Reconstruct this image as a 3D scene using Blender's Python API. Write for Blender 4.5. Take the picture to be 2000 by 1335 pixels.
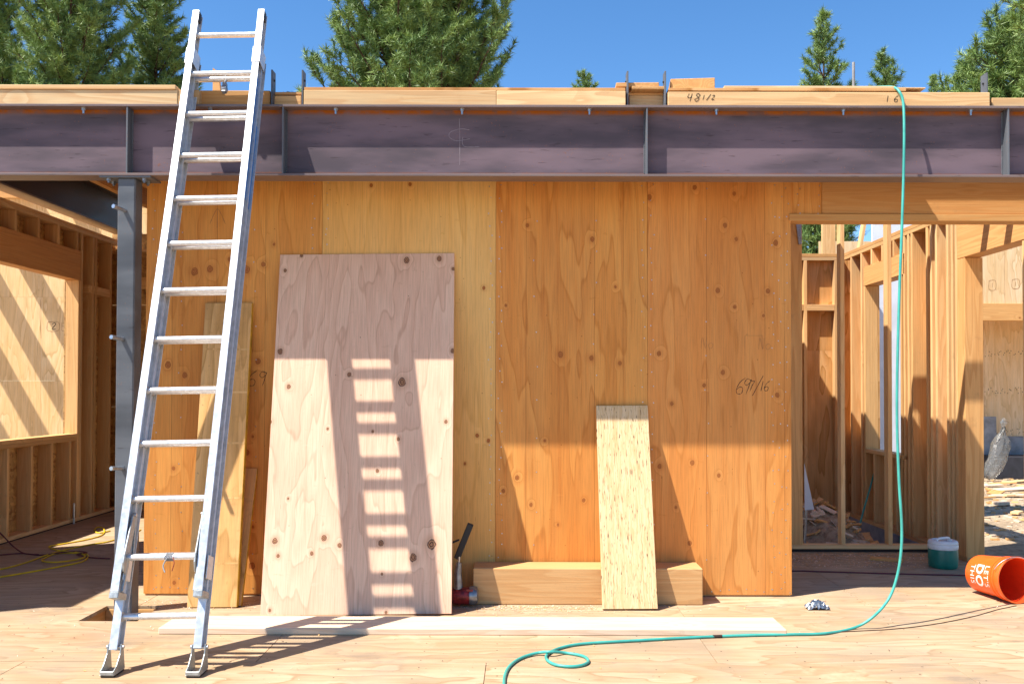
import bpy, bmesh, math, random
import numpy as np
from mathutils import Matrix, Vector
R = math.radians
random.seed(7)
scene = bpy.context.scene
for o in list(bpy.data.objects):
    bpy.data.objects.remove(o)
COL = scene.collection

# ------------------------------------------------------------------ camera
FPX, CXP, CYP, CAMZ = 1750.0, 1020.0, 760.0, 1.44     # focal length and vanishing point measured in the 2000 px photo
PITCH, ROLL = R(1.0), R(0.12)
cam_d = bpy.data.cameras.new('camera'); cam = bpy.data.objects.new('camera', cam_d); COL.objects.link(cam)
cam_d.sensor_width = 36.0; cam_d.sensor_fit = 'HORIZONTAL'; cam_d.lens = FPX / 2000 * 36
cam_d.clip_start = 0.05; cam_d.clip_end = 3000
CAMR = Matrix.Rotation(R(90) + PITCH, 3, 'X') @ Matrix.Rotation(-(-ROLL), 3, 'Z')
cam.matrix_world = Matrix.Translation((0, 0, CAMZ)) @ CAMR.to_4x4()
PPX, PPY = CXP, CYP - FPX * math.tan(PITCH)
cam_d.shift_x = -(PPX - 1000) / 2000
cam_d.shift_y = (PPY - 667.5) / 2000
scene.camera = cam

# ------------------------------------------------------------------ light
SUNV = Vector((1.95, 1.0, -3.4)).normalized()           # the way the light travels
sun_d = bpy.data.lights.new('sun', 'SUN'); sun_d.energy = 5.0; sun_d.angle = R(0.53); sun_d.color = (1.0, 0.95, 0.87)
sun = bpy.data.objects.new('sun', sun_d); COL.objects.link(sun)
sun.rotation_mode = 'QUATERNION'; sun.rotation_quaternion = SUNV.to_track_quat('-Z', 'Y'); sun.location = (-8, -6, 16)
world = bpy.data.worlds.new('World'); scene.world = world; world.use_nodes = True
wn = world.node_tree; bg = wn.nodes['Background']
sky = wn.nodes.new('ShaderNodeTexSky'); sky.sky_type = 'NISHITA'; sky.sun_disc = False
sky.sun_elevation = math.asin(-SUNV.z); sky.sun_rotation = math.atan2(-SUNV.x, -SUNV.y)
sky.altitude = 1800; sky.air_density = 1.0; sky.dust_density = 0.35; sky.ozone_density = 1.6
hs_ = wn.nodes.new('ShaderNodeHueSaturation'); hs_.inputs['Saturation'].default_value = 1.25
wn.links.new(sky.outputs[0], hs_.inputs['Color']); wn.links.new(hs_.outputs[0], bg.inputs[0]); bg.inputs[1].default_value = 0.115
scene.view_settings.view_transform = 'Standard'; scene.view_settings.look = 'None'
scene.view_settings.exposure = 1.0; scene.view_settings.gamma = 1.0; scene.view_settings.use_curve_mapping = False
scene.render.engine = 'CYCLES'
scene.cycles.max_bounces = 8; scene.cycles.diffuse_bounces = 5

# ------------------------------------------------------------------ measuring helpers
def ray(px, py):
    return (CAMR @ Vector(((px - PPX) / FPX, -(py - PPY) / FPX, -1.0)))
def P(px, py, Y):
    d = ray(px, py); t = Y / d.y
    return Vector((d.x * t, Y, CAMZ + d.z * t))
def F(px, py, z=0.0):
    d = ray(px, py); t = (z - CAMZ) / d.z
    return Vector((d.x * t, d.y * t, z))
def PXx(px, Y): return P(px, 700, Y).x
def PZ(py, Y, px=1000): return P(px, py, Y).z

# ------------------------------------------------------------------ object helpers
W = {}
def link(o, parent=None, mw=None):
    COL.objects.link(o)
    mw = mw.copy() if mw is not None else Matrix.Identity(4)
    W[o.name] = mw
    if parent is not None:
        o.parent = parent
        o.matrix_basis = W[parent.name].inverted() @ mw
    else:
        o.matrix_basis = mw
    return o
def tag(o, label=None, cat=None, group=None, kind=None):
    if label: o['label'] = label
    if cat: o['category'] = cat
    if group: o['group'] = group
    if kind: o['kind'] = kind
    return o
def thing(name, loc, label, cat, group=None, rot=None):
    o = bpy.data.objects.new(name, None); o.empty_display_size = 0.1
    m = Matrix.Translation(loc)
    if rot is not None: m = m @ rot.to_4x4()
    link(o, None, m)
    return tag(o, label, cat, group)
def frame(c, xd, yd):
    xd = Vector(xd).normalized(); yd = Vector(yd); yd = (yd - xd * yd.dot(xd)).normalized(); zd = xd.cross(yd)
    m = Matrix((xd, yd, zd)).transposed().to_4x4(); m.translation = Vector(c)
    return m
_bc = {}
def box_mesh(L, Wd, T, mat, bev):
    k = (round(L, 4), round(Wd, 4), round(T, 4), mat.name, round(bev, 4))
    if k in _bc: return _bc[k]
    bm = bmesh.new(); bmesh.ops.create_cube(bm, size=1.0)
    for v in bm.verts: v.co = Vector((v.co.x * L, v.co.y * Wd, v.co.z * T))
    b = min(bev, T * .3, Wd * .3, L * .3)
    if b > 0: bmesh.ops.bevel(bm, geom=bm.edges[:], offset=b, segments=1, affect='EDGES', profile=.5)
    me = bpy.data.meshes.new('board'); bm.to_mesh(me); bm.free(); me.materials.append(mat)
    _bc[k] = me
    return me
def plank(name, mat, parent, c, L, Wd, T, xd, yd, bev=.002):
    o = bpy.data.objects.new(name, box_mesh(L, Wd, T, mat, bev))
    return link(o, parent, frame(c, xd, yd))
AX = [Vector((1, 0, 0)), Vector((0, 1, 0)), Vector((0, 0, 1))]
def wbox(name, mat, parent, x0, x1, y0, y1, z0, z1, bev=.002, grain=None):
    """box from world bounds; the grain (local x) runs along the longest side unless told otherwise"""
    d = [x1 - x0, y1 - y0, z1 - z0]
    order = sorted(range(3), key=lambda i: -d[i])
    if grain is not None:
        order.remove(grain); order.insert(0, grain)
    a, b, c_ = order
    return plank(name, mat, parent, ((x0 + x1) / 2, (y0 + y1) / 2, (z0 + z1) / 2), d[a], d[b], d[c_], AX[a], AX[b], bev)
class MB:
    def __init__(s): s.v = []; s.f = []; s.m = []; s.mi = 0
    def add(s, vs, fs):
        b = len(s.v); s.v += [tuple(v) for v in vs]
        s.f += [tuple(i + b for i in f) for f in fs]; s.m += [s.mi] * len(fs)
    def box(s, x0, x1, y0, y1, z0, z1, m=None):
        vs = [Vector((x, y, z)) for x in (x0, x1) for y in (y0, y1) for z in (z0, z1)]
        if m is not None: vs = [m @ v for v in vs]
        s.add(vs, [(0, 1, 3, 2), (4, 6, 7, 5), (0, 4, 5, 1), (2, 3, 7, 6), (0, 2, 6, 4), (1, 5, 7, 3)])
    def prism(s, pts, a, b, fn):
        """pts: 2-D outline, swept from a to b; fn(u,v,w) gives the point"""
        n = len(pts)
        s.add([fn(p[0], p[1], a) for p in pts] + [fn(p[0], p[1], b) for p in pts],
              [tuple(range(n))[::-1], tuple(range(n, 2 * n))] + [(i, (i + 1) % n, n + (i + 1) % n, n + i) for i in range(n)])
    def tube(s, pts, r, n=8, caps=True):
        pts = [Vector(p) for p in pts]; rs = r if isinstance(r, (list, tuple)) else [r] * len(pts)
        rings = []; up = None
        for i, p in enumerate(pts):
            t = (pts[min(i + 1, len(pts) - 1)] - pts[max(i - 1, 0)])
            t = t.normalized() if t.length > 1e-9 else Vector((0, 0, 1))
            if up is None:
                up = Vector((0, 0, 1)) if abs(t.z) < .9 else Vector((1, 0, 0))
            e = (up - t * up.dot(t)).normalized(); g = t.cross(e); up = e
            rings.append([p + (e * math.cos(2 * math.pi * k / n) + g * math.sin(2 * math.pi * k / n)) * rs[i] for k in range(n)])
        vs = [v for r_ in rings for v in r_]
        fs = [(i * n + k, i * n + (k + 1) % n, (i + 1) * n + (k + 1) % n, (i + 1) * n + k) for i in range(len(pts) - 1) for k in range(n)]
        if caps:
            fs.append(tuple(range(n))[::-1]); b = (len(pts) - 1) * n; fs.append(tuple(b + k for k in range(n)))
        s.add(vs, fs)
    def lathe(s, prof, n=32, m=None):
        vs = [];
        for (r, z) in prof:
            for k in range(n):
                v = Vector((r * math.cos(2 * math.pi * k / n), r * math.sin(2 * math.pi * k / n), z))
                vs.append(m @ v if m is not None else v)
        s.add(vs, [(i * n + k, i * n + (k + 1) % n, (i + 1) * n + (k + 1) % n, (i + 1) * n + k) for i in range(len(prof) - 1) for k in range(n)])
    def build(s, name, mats, parent=None, mw=None, smooth=None, bev=0):
        me = bpy.data.meshes.new(name)
        me.from_pydata(s.v, [], s.f)
        for m in (mats if isinstance(mats, (list, tuple)) else [mats]): me.materials.append(m)
        me.polygons.foreach_set('material_index', s.m)
        bm = bmesh.new(); bm.from_mesh(me)
        bmesh.ops.recalc_face_normals(bm, faces=bm.faces[:])
        if bev: bmesh.ops.bevel(bm, geom=[e for e in bm.edges if e.is_manifold and e.calc_face_angle(0) > .6], offset=bev, segments=1, affect='EDGES')
        bm.to_mesh(me); bm.free()
        if smooth:
            me.shade_smooth(); me.set_sharp_from_angle(angle=R(smooth))
        me.update()
        o = bpy.data.objects.new(name, me)
        return link(o, parent, mw)
def spline(pts, seg=8, closed=False):
    pts = [Vector(p) for p in pts]; out = []; n = len(pts)
    for i in range(n - 1):
        p0, p1, p2, p3 = pts[max(i - 1, 0)], pts[i], pts[i + 1], pts[min(i + 2, n - 1)]
        for k in range(seg):
            t = k / seg
            out.append(.5 * ((2 * p1) + (p2 - p0) * t + (2 * p0 - 5 * p1 + 4 * p2 - p3) * t * t + (3 * p1 - p0 - 3 * p2 + p3) * t ** 3))
    out.append(pts[-1]); return out

# ------------------------------------------------------------------ materials
def C(h):
    h = h.lstrip('#'); v = [int(h[i:i + 2], 16) / 255 for i in (0, 2, 4)]
    return tuple((x / 12.92 if x <= .04045 else ((x + .055) / 1.055) ** 2.4) for x in v) + (1.0,)
class G:
    """small node-graph writer"""
    def __init__(s, name):
        s.mat = bpy.data.materials.new(name); s.mat.use_nodes = True; s.nt = s.mat.node_tree
        s.b = s.nt.nodes['Principled BSDF']
    def n(s, t, **kw):
        nd = s.nt.nodes.new('ShaderNode' + t)
        for k, v in kw.items(): setattr(nd, k, v)
        return nd
    def put(s, sock, v):
        if hasattr(v, 'is_linked') or hasattr(v, 'links'): s.nt.links.new(v, sock)
        else: sock.default_value = v
    def m(s, op, a, b=None, c=None, clamp=False):
        nd = s.n('Math', operation=op, use_clamp=clamp); s.put(nd.inputs[0], a)
        if b is not None: s.put(nd.inputs[1], b)
        if c is not None: s.put(nd.inputs[2], c)
        return nd.outputs[0]
    def vm(s, op, a, b=None, out=0):
        nd = s.n('VectorMath', operation=op); s.put(nd.inputs[0], a)
        if b is not None: s.put(nd.inputs[1], b)
        return nd.outputs['Value'] if op in ('DISTANCE', 'LENGTH') else nd.outputs[0]
    def xyz(s, x, y, z):
        nd = s.n('CombineXYZ'); s.put(nd.inputs[0], x); s.put(nd.inputs[1], y); s.put(nd.inputs[2], z); return nd.outputs[0]
    def sep(s, v):
        nd = s.n('SeparateXYZ'); s.put(nd.inputs[0], v); return nd.outputs
    def noise(s, v, scale, detail=2, rough=.5, dist=0.0):
        nd = s.n('TexNoise'); s.put(nd.inputs['Vector'], v); nd.inputs['Scale'].default_value = scale
        nd.inputs['Detail'].default_value = detail; nd.inputs['Roughness'].default_value = rough; nd.inputs['Distortion'].default_value = dist
        return nd.outputs[0]
    def vor(s, v, scale, feature='F1', out='Distance', rnd=1.0):
        nd = s.n('TexVoronoi', feature=feature); s.put(nd.inputs['Vector'], v); nd.inputs['Scale'].default_value = scale
        nd.inputs['Randomness'].default_value = rnd
        return nd.outputs[out]
    def rng(s, v, a, b, c=0.0, d=1.0, smooth=True):
        nd = s.n('MapRange', interpolation_type='SMOOTHSTEP' if smooth else 'LINEAR'); s.put(nd.inputs[0], v)
        for i, x in enumerate((a, b, c, d)): s.put(nd.inputs[i + 1], x)
        return nd.outputs[0]
    def mix(s, f, a, b, mode='MIX'):
        nd = s.n('Mix', data_type='RGBA', blend_type=mode); s.put(nd.inputs[0], f); s.put(nd.inputs[6], a); s.put(nd.inputs[7], b)
        return nd.outputs[2]
    def co(s): return s.n('TexCoord').outputs['Object']
    def rand(s): return s.n('ObjectInfo').outputs['Random']
    def bump(s, h, strength, dist=.002):
        nd = s.n('Bump'); nd.inputs['Strength'].default_value = strength; nd.inputs['Distance'].default_value = dist
        s.put(nd.inputs['Height'], h); s.nt.links.new(nd.outputs[0], s.b.inputs['Normal'])
    def done(s, col, rough=.6, metal=0.0, spec=None):
        s.put(s.b.inputs['Base Color'], col); s.put(s.b.inputs['Roughness'], rough); s.put(s.b.inputs['Metallic'], metal)
        if spec is not None: s.b.inputs['Specular IOR Level'].default_value = spec
        return s.mat
def plain(name, col, rough=.5, metal=0.0, var=.08, scale=20, bump=0.0):
    g = G(name); co = g.co()
    n = g.noise(co, scale, 4, .6)
    c0 = C(col)
    dark = tuple(x * (1 - 2.2 * var) for x in c0[:3]) + (1,); lite = tuple(min(1, x * (1 + var)) for x in c0[:3]) + (1,)
    if bump: g.bump(n, bump)
    return g.done(g.mix(g.rng(n, .3, .7), dark, lite), g.rng(n, .3, .7, rough - .05, rough + .06), metal)
def ply(name, A, B, Cc, knots=(), gx=.45, gy=2.2, freq=9.0, seed=0.0, contrast=.75, seams=(), dirt=None, knotcol='#6b3c1e', patch='#b87848', randoff=True, fiber=.10, spec=.25):
    """rotary-cut plywood: contour bands of a stretched noise along local x"""
    g = G(name); co = g.co()
    off = None
    if randoff:
        off = g.m('MULTIPLY', g.rand(), 37.0)
    x, y, z = g.sep(co)
    kf = None
    if knots:
        d = None
        for (kx, ky, kr) in knots:
            v = g.xyz(g.m('MULTIPLY', g.m('SUBTRACT', x, kx), .82 / kr), g.m('MULTIPLY', g.m('SUBTRACT', y, ky), 1 / kr), 0.0)
            di = g.vm('LENGTH', v)
            d = di if d is None else g.m('MINIMUM', d, di)
        kf = g.rng(d, 0.6, 4.2, 1.0, 0.0)
    xs = g.m('MULTIPLY', x, gx); ys = g.m('MULTIPLY', y, gy)
    if off is not None:
        xs = g.m('ADD', xs, off); zz = g.m('MULTIPLY', off, 1.7)
    else: zz = seed
    if kf is not None: ys = g.m('ADD', ys, g.m('MULTIPLY', kf, .06))
    v1 = g.xyz(xs, ys, zz)
    n1 = g.noise(v1, 1.3, 3.0, .48, .25)
    ph = g.m('MULTIPLY', n1, freq)
    if kf is not None: ph = g.m('ADD', ph, g.m('MULTIPLY', kf, .9))
    fr = g.m('FRACT', ph)
    band = g.m('MULTIPLY', g.rng(fr, 0.0, .85), g.rng(fr, .9, 1.0, 1.0, 0.0))
    fib = g.noise(g.xyz(g.m('MULTIPLY', x, 5.0), g.m('MULTIPLY', y, 130.0), zz), 1.0, 3, .6)
    big = g.noise(g.xyz(g.m('MULTIPLY', xs, 1.0), g.m('MULTIPLY', y, 2.6), g.m('ADD', zz, 5.0) if off is not None else seed + 5.0), 1.0, 2, .5)
    col = g.mix(g.rng(big, .32, .68), C(A), C(B))
    col = g.mix(g.m('MULTIPLY', band, contrast), col, C(Cc))
    line = g.m('MULTIPLY', g.rng(fr, .80, .90), g.rng(fr, .91, .97, 1.0, 0.0))
    hs = g.n('HueSaturation'); hs.inputs['Value'].default_value = .62; hs.inputs['Saturation'].default_value = 1.1; g.put(hs.inputs['Color'], C(Cc)); dk = hs.outputs[0]
    col = g.mix(g.m('MULTIPLY', line, g.rng(big, .3, .7, .15, contrast * .9)), col, dk)
    stk = g.noise(g.xyz(g.m('MULTIPLY', x, .9), g.m('MULTIPLY', y, 26.0), zz), 1.0, 4, .65)
    col = g.mix(g.rng(stk, .52, .72, 0, .45), col, C(Cc))
    col = g.mix(g.rng(stk, .28, .42, .3, 0), col, C(B))
    for i_, sy in enumerate(seams):
        sg = (.93, 1.05, .96, 1.04)[i_ % 4]
        col = g.mix(g.rng(y, sy - .0008, sy + .0008), col, (sg, sg * (1.0 if sg < 1 else 1.02), sg, 1), 'MULTIPLY')
    col = g.mix(g.rng(fib, .5, .85, 0, fiber * 4), col, C(Cc))
    col = g.mix(fiber * 3.6, col, g.mix(g.rng(fib, .25, .75), (.5, .48, .45, 1), (1.18, 1.18, 1.18, 1)), 'MULTIPLY')
    scf = g.noise(g.vm('MULTIPLY', co, (7.0, 2.2, 7.0)), 3.0, 6, .75)
    col = g.mix(g.rng(scf, .60, .72, 0, .35), col, C(A))
    col = g.mix(g.rng(scf, .30, .38, .22, 0), col, dk)
    # short dark checks
    chk = g.noise(g.xyz(g.m('MULTIPLY', x, 14.0), g.m('MULTIPLY', y, 160.0), g.m('ADD', zz, 2.0) if off is not None else seed + 2), 1.0, 1, .5)
    col = g.mix(g.rng(chk, .76, .82, 0, .5), col, C(knotcol))
    fl = g.vor(g.xyz(g.m('MULTIPLY', x, 1.0), y, zz), 9.0)
    col = g.mix(g.rng(fl, .02, .045, .75, 0), col, C(knotcol))
    for sy in seams:
        col = g.mix(g.rng(g.m('ABSOLUTE', g.m('SUBTRACT', y, sy)), .0006, .0022, .55, 0), col, C('#5a2c10'))
    if knots:
        ringn = g.noise(g.vm('SCALE', co), 1, 0)
        wob = g.m('ADD', d, g.m('MULTIPLY', g.noise(co, 60, 1, .5), .5))
        col = g.mix(g.rng(wob, 1.3, 2.6, .28, 0), col, C(patch))
        col = g.mix(g.rng(wob, 1.1, 1.3, .9, 0), col, C(knotcol))
        rings = g.m('FRACT', g.m('MULTIPLY', wob, 2.6))
        col = g.mix(g.rng(wob, .9, 1.05, 1, 0), col, g.mix(g.rng(rings, .2, .8), C(patch), C(knotcol)))
    if dirt:
        dn = g.noise(g.n('NewGeometry').outputs['Position'], 1.1, 5, .62)
        col = g.mix(g.rng(dn, .44, .66, 0, dirt[1]), col, C(dirt[0]))
        d3 = g.noise(g.vm('MULTIPLY', g.n('NewGeometry').outputs['Position'], (1.0, 2.4, 1.0)), .8, 6, .7)
        col = g.mix(g.rng(d3, .56, .68, 0, dirt[1] * 1.1), col, C('#6f675f'))
        d4 = g.noise(g.vm('ADD', g.n('NewGeometry').outputs['Position'], (31., 7., 0.)), 1.7, 5, .7)
        col = g.mix(g.rng(d4, .60, .70, 0, dirt[1] * .9), col, C('#cdb594'))
        d5 = g.noise(g.vm('ADD', g.n('NewGeometry').outputs['Position'], (3., 17., 0.)), 34, 3, .7)
        col = g.mix(g.rng(d5, .66, .74, 0, .5), col, C('#5e4a3a'))
        d6 = g.vm('DISTANCE', g.vm('MULTIPLY', g.n('NewGeometry').outputs['Position'], (1., 2., 1.)), (-2.75, 10.5, 0.))
        col = g.mix(g.m('MULTIPLY', g.rng(d6, .1, .55, .4, 0), g.rng(dn, .3, .6)), col, C('#c07462'))
        dn2 = g.noise(g.n('NewGeometry').outputs['Position'], 9, 5, .7)
        col = g.mix(g.rng(dn2, .56, .72, 0, dirt[1] * .8), col, C(dirt[0]))
    g.bump(g.m('ADD', g.m('MULTIPLY', fib, .6), g.m('MULTIPLY', band, .3)), .35, .0015)
    return g.done(col, g.rng(fib, .2, .8, .55, .75), 0, spec)
def lumber(name, A, B, Cc, knot='#7a4520', tint=.22, spec=.25, knots=True, freq=5.0):
    g = G(name); co = g.co(); r = g.rand()
    off = g.m('MULTIPLY', r, 53.0)
    x, y, z = g.sep(co)
    kd = None
    if knots:
        kv = g.xyz(g.m('ADD', g.m('MULTIPLY', x, .8), off), y, g.m('MULTIPLY', z, 1.0))
        kd = g.vor(kv, 3.6); kcol = g.vor(kv, 3.6, out='Color')
        on = g.rng(g.sep(kcol)[0], .66, .67, 0, 1)
        kd = g.m('ADD', kd, g.m('MULTIPLY', g.m('SUBTRACT', 1.0, on), 3.0))
    xs = g.m('ADD', g.m('MULTIPLY', x, .30), off)
    v = g.xyz(xs, g.m('MULTIPLY', y, 5.5), g.m('ADD', g.m('MULTIPLY', z, 5.5), off))
    n1 = g.noise(v, 1.6, 1.5, .4, .15)
    ph = g.m('MULTIPLY', n1, freq * 2.0)
    if kd is not None: ph = g.m('ADD', ph, g.rng(kd, .03, .4, 1.4, 0))
    fr = g.m('FRACT', ph)
    band = g.m('MULTIPLY', g.rng(fr, .1, .85), g.rng(fr, .9, 1.0, 1, 0))
    fib = g.noise(g.xyz(g.m('MULTIPLY', x, 5.0), g.m('MULTIPLY', y, 150.0), g.m('MULTIPLY', z, 150.0)), 1.0, 3, .6)
    col = g.mix(r, C(A), C(B))
    hs = g.n('HueSaturation'); g.put(hs.inputs['Value'], g.rng(g.m('FRACT', g.m('MULTIPLY', r, 7.3)), 0, 1, 1 - tint, 1 + tint * .5, False)); g.put(hs.inputs['Color'], col); col = hs.outputs[0]
    col = g.mix(g.m('MULTIPLY', band, .38), col, C(Cc))
    col = g.mix(.3, col, g.mix(g.rng(fib, .2, .8), (.6, .6, .6, 1), (1.15, 1.15, 1.15, 1)), 'MULTIPLY')
    if kd is not None:
        col = g.mix(g.rng(kd, .05, .12, .55, 0), col, C(Cc))
        col = g.mix(g.rng(kd, .035, .055, .9, 0), col, C(knot))
    sp = g.noise(g.vm('ADD', co, g.xyz(off, 0, 0)), 6, 5, .7)
    col = g.mix(g.rng(sp, .58, .75, 0, .25), col, C('#8a6a4a'))
    g.bump(g.m('ADD', fib, g.m('MULTIPLY', band, .4)), .3, .0015)
    return g.done(col, g.rng(fib, .2, .8, .55, .78), 0, spec)
def osb(name):
    g = G(name); co = g.co()
    d = g.n('TexNoise'); d.inputs['Scale'].default_value = 9; g.put(d.inputs['Vector'], co)
    v = g.vm('ADD', co, g.vm('MULTIPLY', d.outputs['Color'], (.12, .12, .12)))
    c1 = g.vor(g.vm('MULTIPLY', v, (11., 34., 20.)), 1.0, out='Color'); c2 = g.vor(g.vm('MULTIPLY', v, (30., 12., 20.)), 1.0, out='Color')
    s = g.m('MULTIPLY', g.m('ADD', g.sep(c1)[0], g.sep(c2)[1]), .5)
    col = g.mix(s, C('#8c5c2a'), C('#dcae68'))
    g.bump(s, .5, .003)
    return g.done(col, .65)
def lsl(name):
    g = G(name); co = g.co(); x, y, z = g.sep(co)
    v = g.xyz(g.m('MULTIPLY', x, 9.0), g.m('MULTIPLY', y, 150.0), g.m('MULTIPLY', z, 150.0))
    dn = g.noise(co, 14, 2)
    v = g.vm('ADD', v, g.xyz(0.0, g.m('MULTIPLY', dn, 3.0), 0.0))
    c = g.vor(v, 1.0, out='Color'); n = g.noise(v, .8, 3, .6)
    col = g.mix(g.sep(c)[0], C('#cdaa78'), C('#dcc096'))
    col = g.mix(g.rng(n, .58, .68, 0, .65), col, C('#9a6a38'))
    n2 = g.noise(g.xyz(g.m('MULTIPLY', x, 16.0), g.m('MULTIPLY', y, 130.0), 3.0), 1, 2, .5)
    col = g.mix(g.rng(n2, .62, .68, 0, .95), col, C('#4a2c14'))
    g.bump(n, .4, .002)
    return g.done(col, .6, 0, .3)
def steel(name, A, B, rust=.5, rough=.42, edge=None, metal=.05):
    g = G(name); co = g.co(); x, y, z = g.sep(co)
    n = g.noise(g.vm('MULTIPLY', co, (.7, 3., 3.)), 1.4, 4, .55)
    col = g.mix(g.rng(n, .35, .68), C(A), C(B))
    st = g.noise(g.xyz(g.m('MULTIPLY', x, 7.0), g.m('MULTIPLY', y, 60.0), g.m('MULTIPLY', z, 60.0)), 1, 3, .6)
    col = g.mix(g.rng(st, .62, .72, 0, .45), col, C('#2c2022'))
    rn = g.noise(co, 5, 6, .72)
    rf = g.rng(rn, .66, .74, 0, rust)
    if edge:
        zlo, zhi, wd = edge
        e1 = g.m('ADD', g.rng(y, zhi - wd, zhi - wd * .25), g.rng(y, zlo + wd * .8, zlo + wd * .05))
        rf = g.m('MAXIMUM', rf, g.m('MULTIPLY', e1, g.rng(rn, .38, .56, .25, 1)))
    col = g.mix(rf, col, C('#9a5518'))
    sp = g.vor(co, 60); col = g.mix(g.m('MULTIPLY', g.rng(sp, .1, .16, 1, 0), g.rng(rn, .5, .6, 0, .6)), col, C('#b3661f'))
    g.bump(rn, .12, .002)
    return g.done(col, g.m('ADD', g.m('MULTIPLY', rf, .35), g.rng(n, .3, .7, rough - .06, rough + .08)), metal, .28)

M = {}
M['stud'] = lumber('stud_lumber', '#deae72', '#e8c08a', '#c58c50')
M['fir'] = lumber('fir_lumber', '#d39e60', '#deae74', '#b87a40')
M['header'] = lumber('header_lumber', '#d3985a', '#daa468', '#b8783e', freq=7)
M['nailer'] = lumber('pale_timber', '#dcb683', '#e6c696', '#bd8550', freq=6)
M['pale'] = lumber('pale_board', '#dcc3a8', '#e3cdb4', '#c9a584', freq=5)
M['block'] = lumber('block_timber', '#d9a970', '#deb27c', '#b9824c', freq=6)
M['osb'] = osb('strand_board')
M['lsl'] = lsl('strand_lumber')
M['steel'] = steel('mill_steel', '#6e605e', '#7a6a66', rust=.35)
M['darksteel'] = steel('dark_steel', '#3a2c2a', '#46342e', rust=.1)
M['web'] = steel('mill_steel_web', '#50464c', '#75636a', rust=.6, rough=.66, edge=(-.212, .212, .035))
M['gray'] = steel('gray_steel', '#54575c', '#686b70', rust=.06, rough=.45)
M['zinc'] = plain('zinc', '#b9bec4', .32, .85, .1, 60)
M['alu'] = plain('aluminium', '#d0d3d6', .36, .5, .07, 30)
M['alurung'] = plain('aluminium_rung', '#dedfe0', .36, .6, .07, 40)
M['cast'] = plain('cast_metal', '#a9adab', .45, .6, .12, 40)
M['black'] = plain('black_rubber', '#1d1d1f', .6, 0, .15, 30)
M['ink'] = plain('ink', '#2e2017', .8, 0, .05)
M['pencil'] = plain('pencil', '#9a6a40', .8, 0, .05)
M['chalk'] = plain('chalk', '#a89ea2', .9, 0, .05)
M['blue'] = plain('blue_label', '#2f78c0', .4, 0, .12, 12)
M['yellow'] = plain('yellow_paint', '#d3a62a', .55, 0, .15, 14)
M['hose'] = plain('teal_hose', '#3f9f92', .42, 0, .08, 10)
M['cord_y'] = plain('yellow_cord', '#e0bb1e', .5, 0, .1, 10)
M['cord_r'] = plain('maroon_cord', '#5a1f2c', .5, 0, .1, 10)
M['cord_b'] = plain('brown_cord', '#4a2f1c', .6, 0, .1, 10)
M['orange'] = plain('orange_plastic', '#f8661f', .38, 0, .05, 6)
M['orangein'] = plain('orange_plastic_inside', '#e8441a', .42, 0, .05, 6)
M['white'] = plain('white_plastic', '#dcdcda', .4, 0, .05, 10)
M['paint_w'] = plain('white_print', '#f0e9e2', .5, 0, .03, 10)
M['green'] = plain('green_plastic', '#0f6f60', .4, 0, .08, 8)
M['foam'] = plain('white_board', '#d6dae2', .7, 0, .05, 3)
M['foil'] = plain('foil', '#8e9298', .34, .85, .2, 40)
M['red'] = plain('red_worn_paint', '#8c2626', .4, .1, .3, 40)
M['greymetal'] = plain('grey_tool_metal', '#8d8f94', .35, .7, .15, 30)
M['concrete'] = plain('concrete', '#8f8f90', .85, 0, .15, 5, .3)
M['dark'] = plain('dark_sill', '#2a2019', .8, 0, .2, 8)
M['membrane'] = plain('dark_membrane', '#2c2c33', .6, 0, .2, 8)

# ================================================================== STRUCTURE
WY = 6.27                                             # front face of the plywood wall
# ---- ground
def ground_mat():
    g = G('dirt'); pos = g.n('NewGeometry').outputs['Position']
    n = g.noise(pos, .6, 6, .65); n2 = g.noise(pos, 14, 6, .7)
    col = g.mix(g.rng(n, .35, .65), C('#a08c74'), C('#c2ae92'))
    col = g.mix(g.rng(n2, .4, .7), col, C('#7d6a55'))
    g.bump(n2, .7, .03)
    return g.done(col, .9, 0, .1)
me = bpy.data.meshes.new('ground')
GZ = -0.20
# one sheet out to the horizon
N_ = 40; ext = 900
vs = []; fs = []
for j in range(N_ + 1):
    for i in range(N_ + 1):
        u = (i / N_ - .5) * 2; v = (j / N_ - .5) * 2
        vs.append((math.copysign(abs(u) ** 3, u) * ext, 12 + math.copysign(abs(v) ** 3, v) * ext, GZ))
for j in range(N_):
    for i in range(N_):
        a = j * (N_ + 1) + i; fs.append((a, a + 1, a + N_ + 2, a + N_ + 1))
me.from_pydata(vs, [], fs); me.materials.append(ground_mat())
tag(link(bpy.data.objects.new('ground', me)), kind='structure')

# ---- floor: tongue-and-groove plywood sheets, each its own piece
M['floor'] = ply('floor_plywood', '#b69a7a', '#c4a98a', '#a0835f', gx=.5, gy=1.9, freq=11, dirt=('#8c8072', .45), contrast=.5, fiber=.12)
floor = tag(link(bpy.data.objects.new('floor', None), None, Matrix.Translation((0, 6, 0))), kind='structure')
hole = [F(152, 1212).x, F(268, 1212).x, F(212, 1212).y, F(240, 1182).y]
def prism_sheet(name, mat, parent, pts, zlo, zhi, bev=0):
    """flat sheet from a plan outline (world x,y)"""
    cx = sum(p[0] for p in pts) / len(pts); cy = sum(p[1] for p in pts) / len(pts)
    b = MB(); b.prism([(p[0] - cx, p[1] - cy) for p in pts], zlo, zhi, lambda u, v, w: (u, v, w))
    return b.build(name, mat, parent, Matrix.Translation((cx, cy, 0)))
T_ = .023
rows = [-2.6]
while rows[-1] < 10: rows.append(rows[-1] + 1.219)
shift = hole[3] - min(rows, key=lambda r: abs(r - hole[3]))
rows = [r + shift for r in rows]
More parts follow.
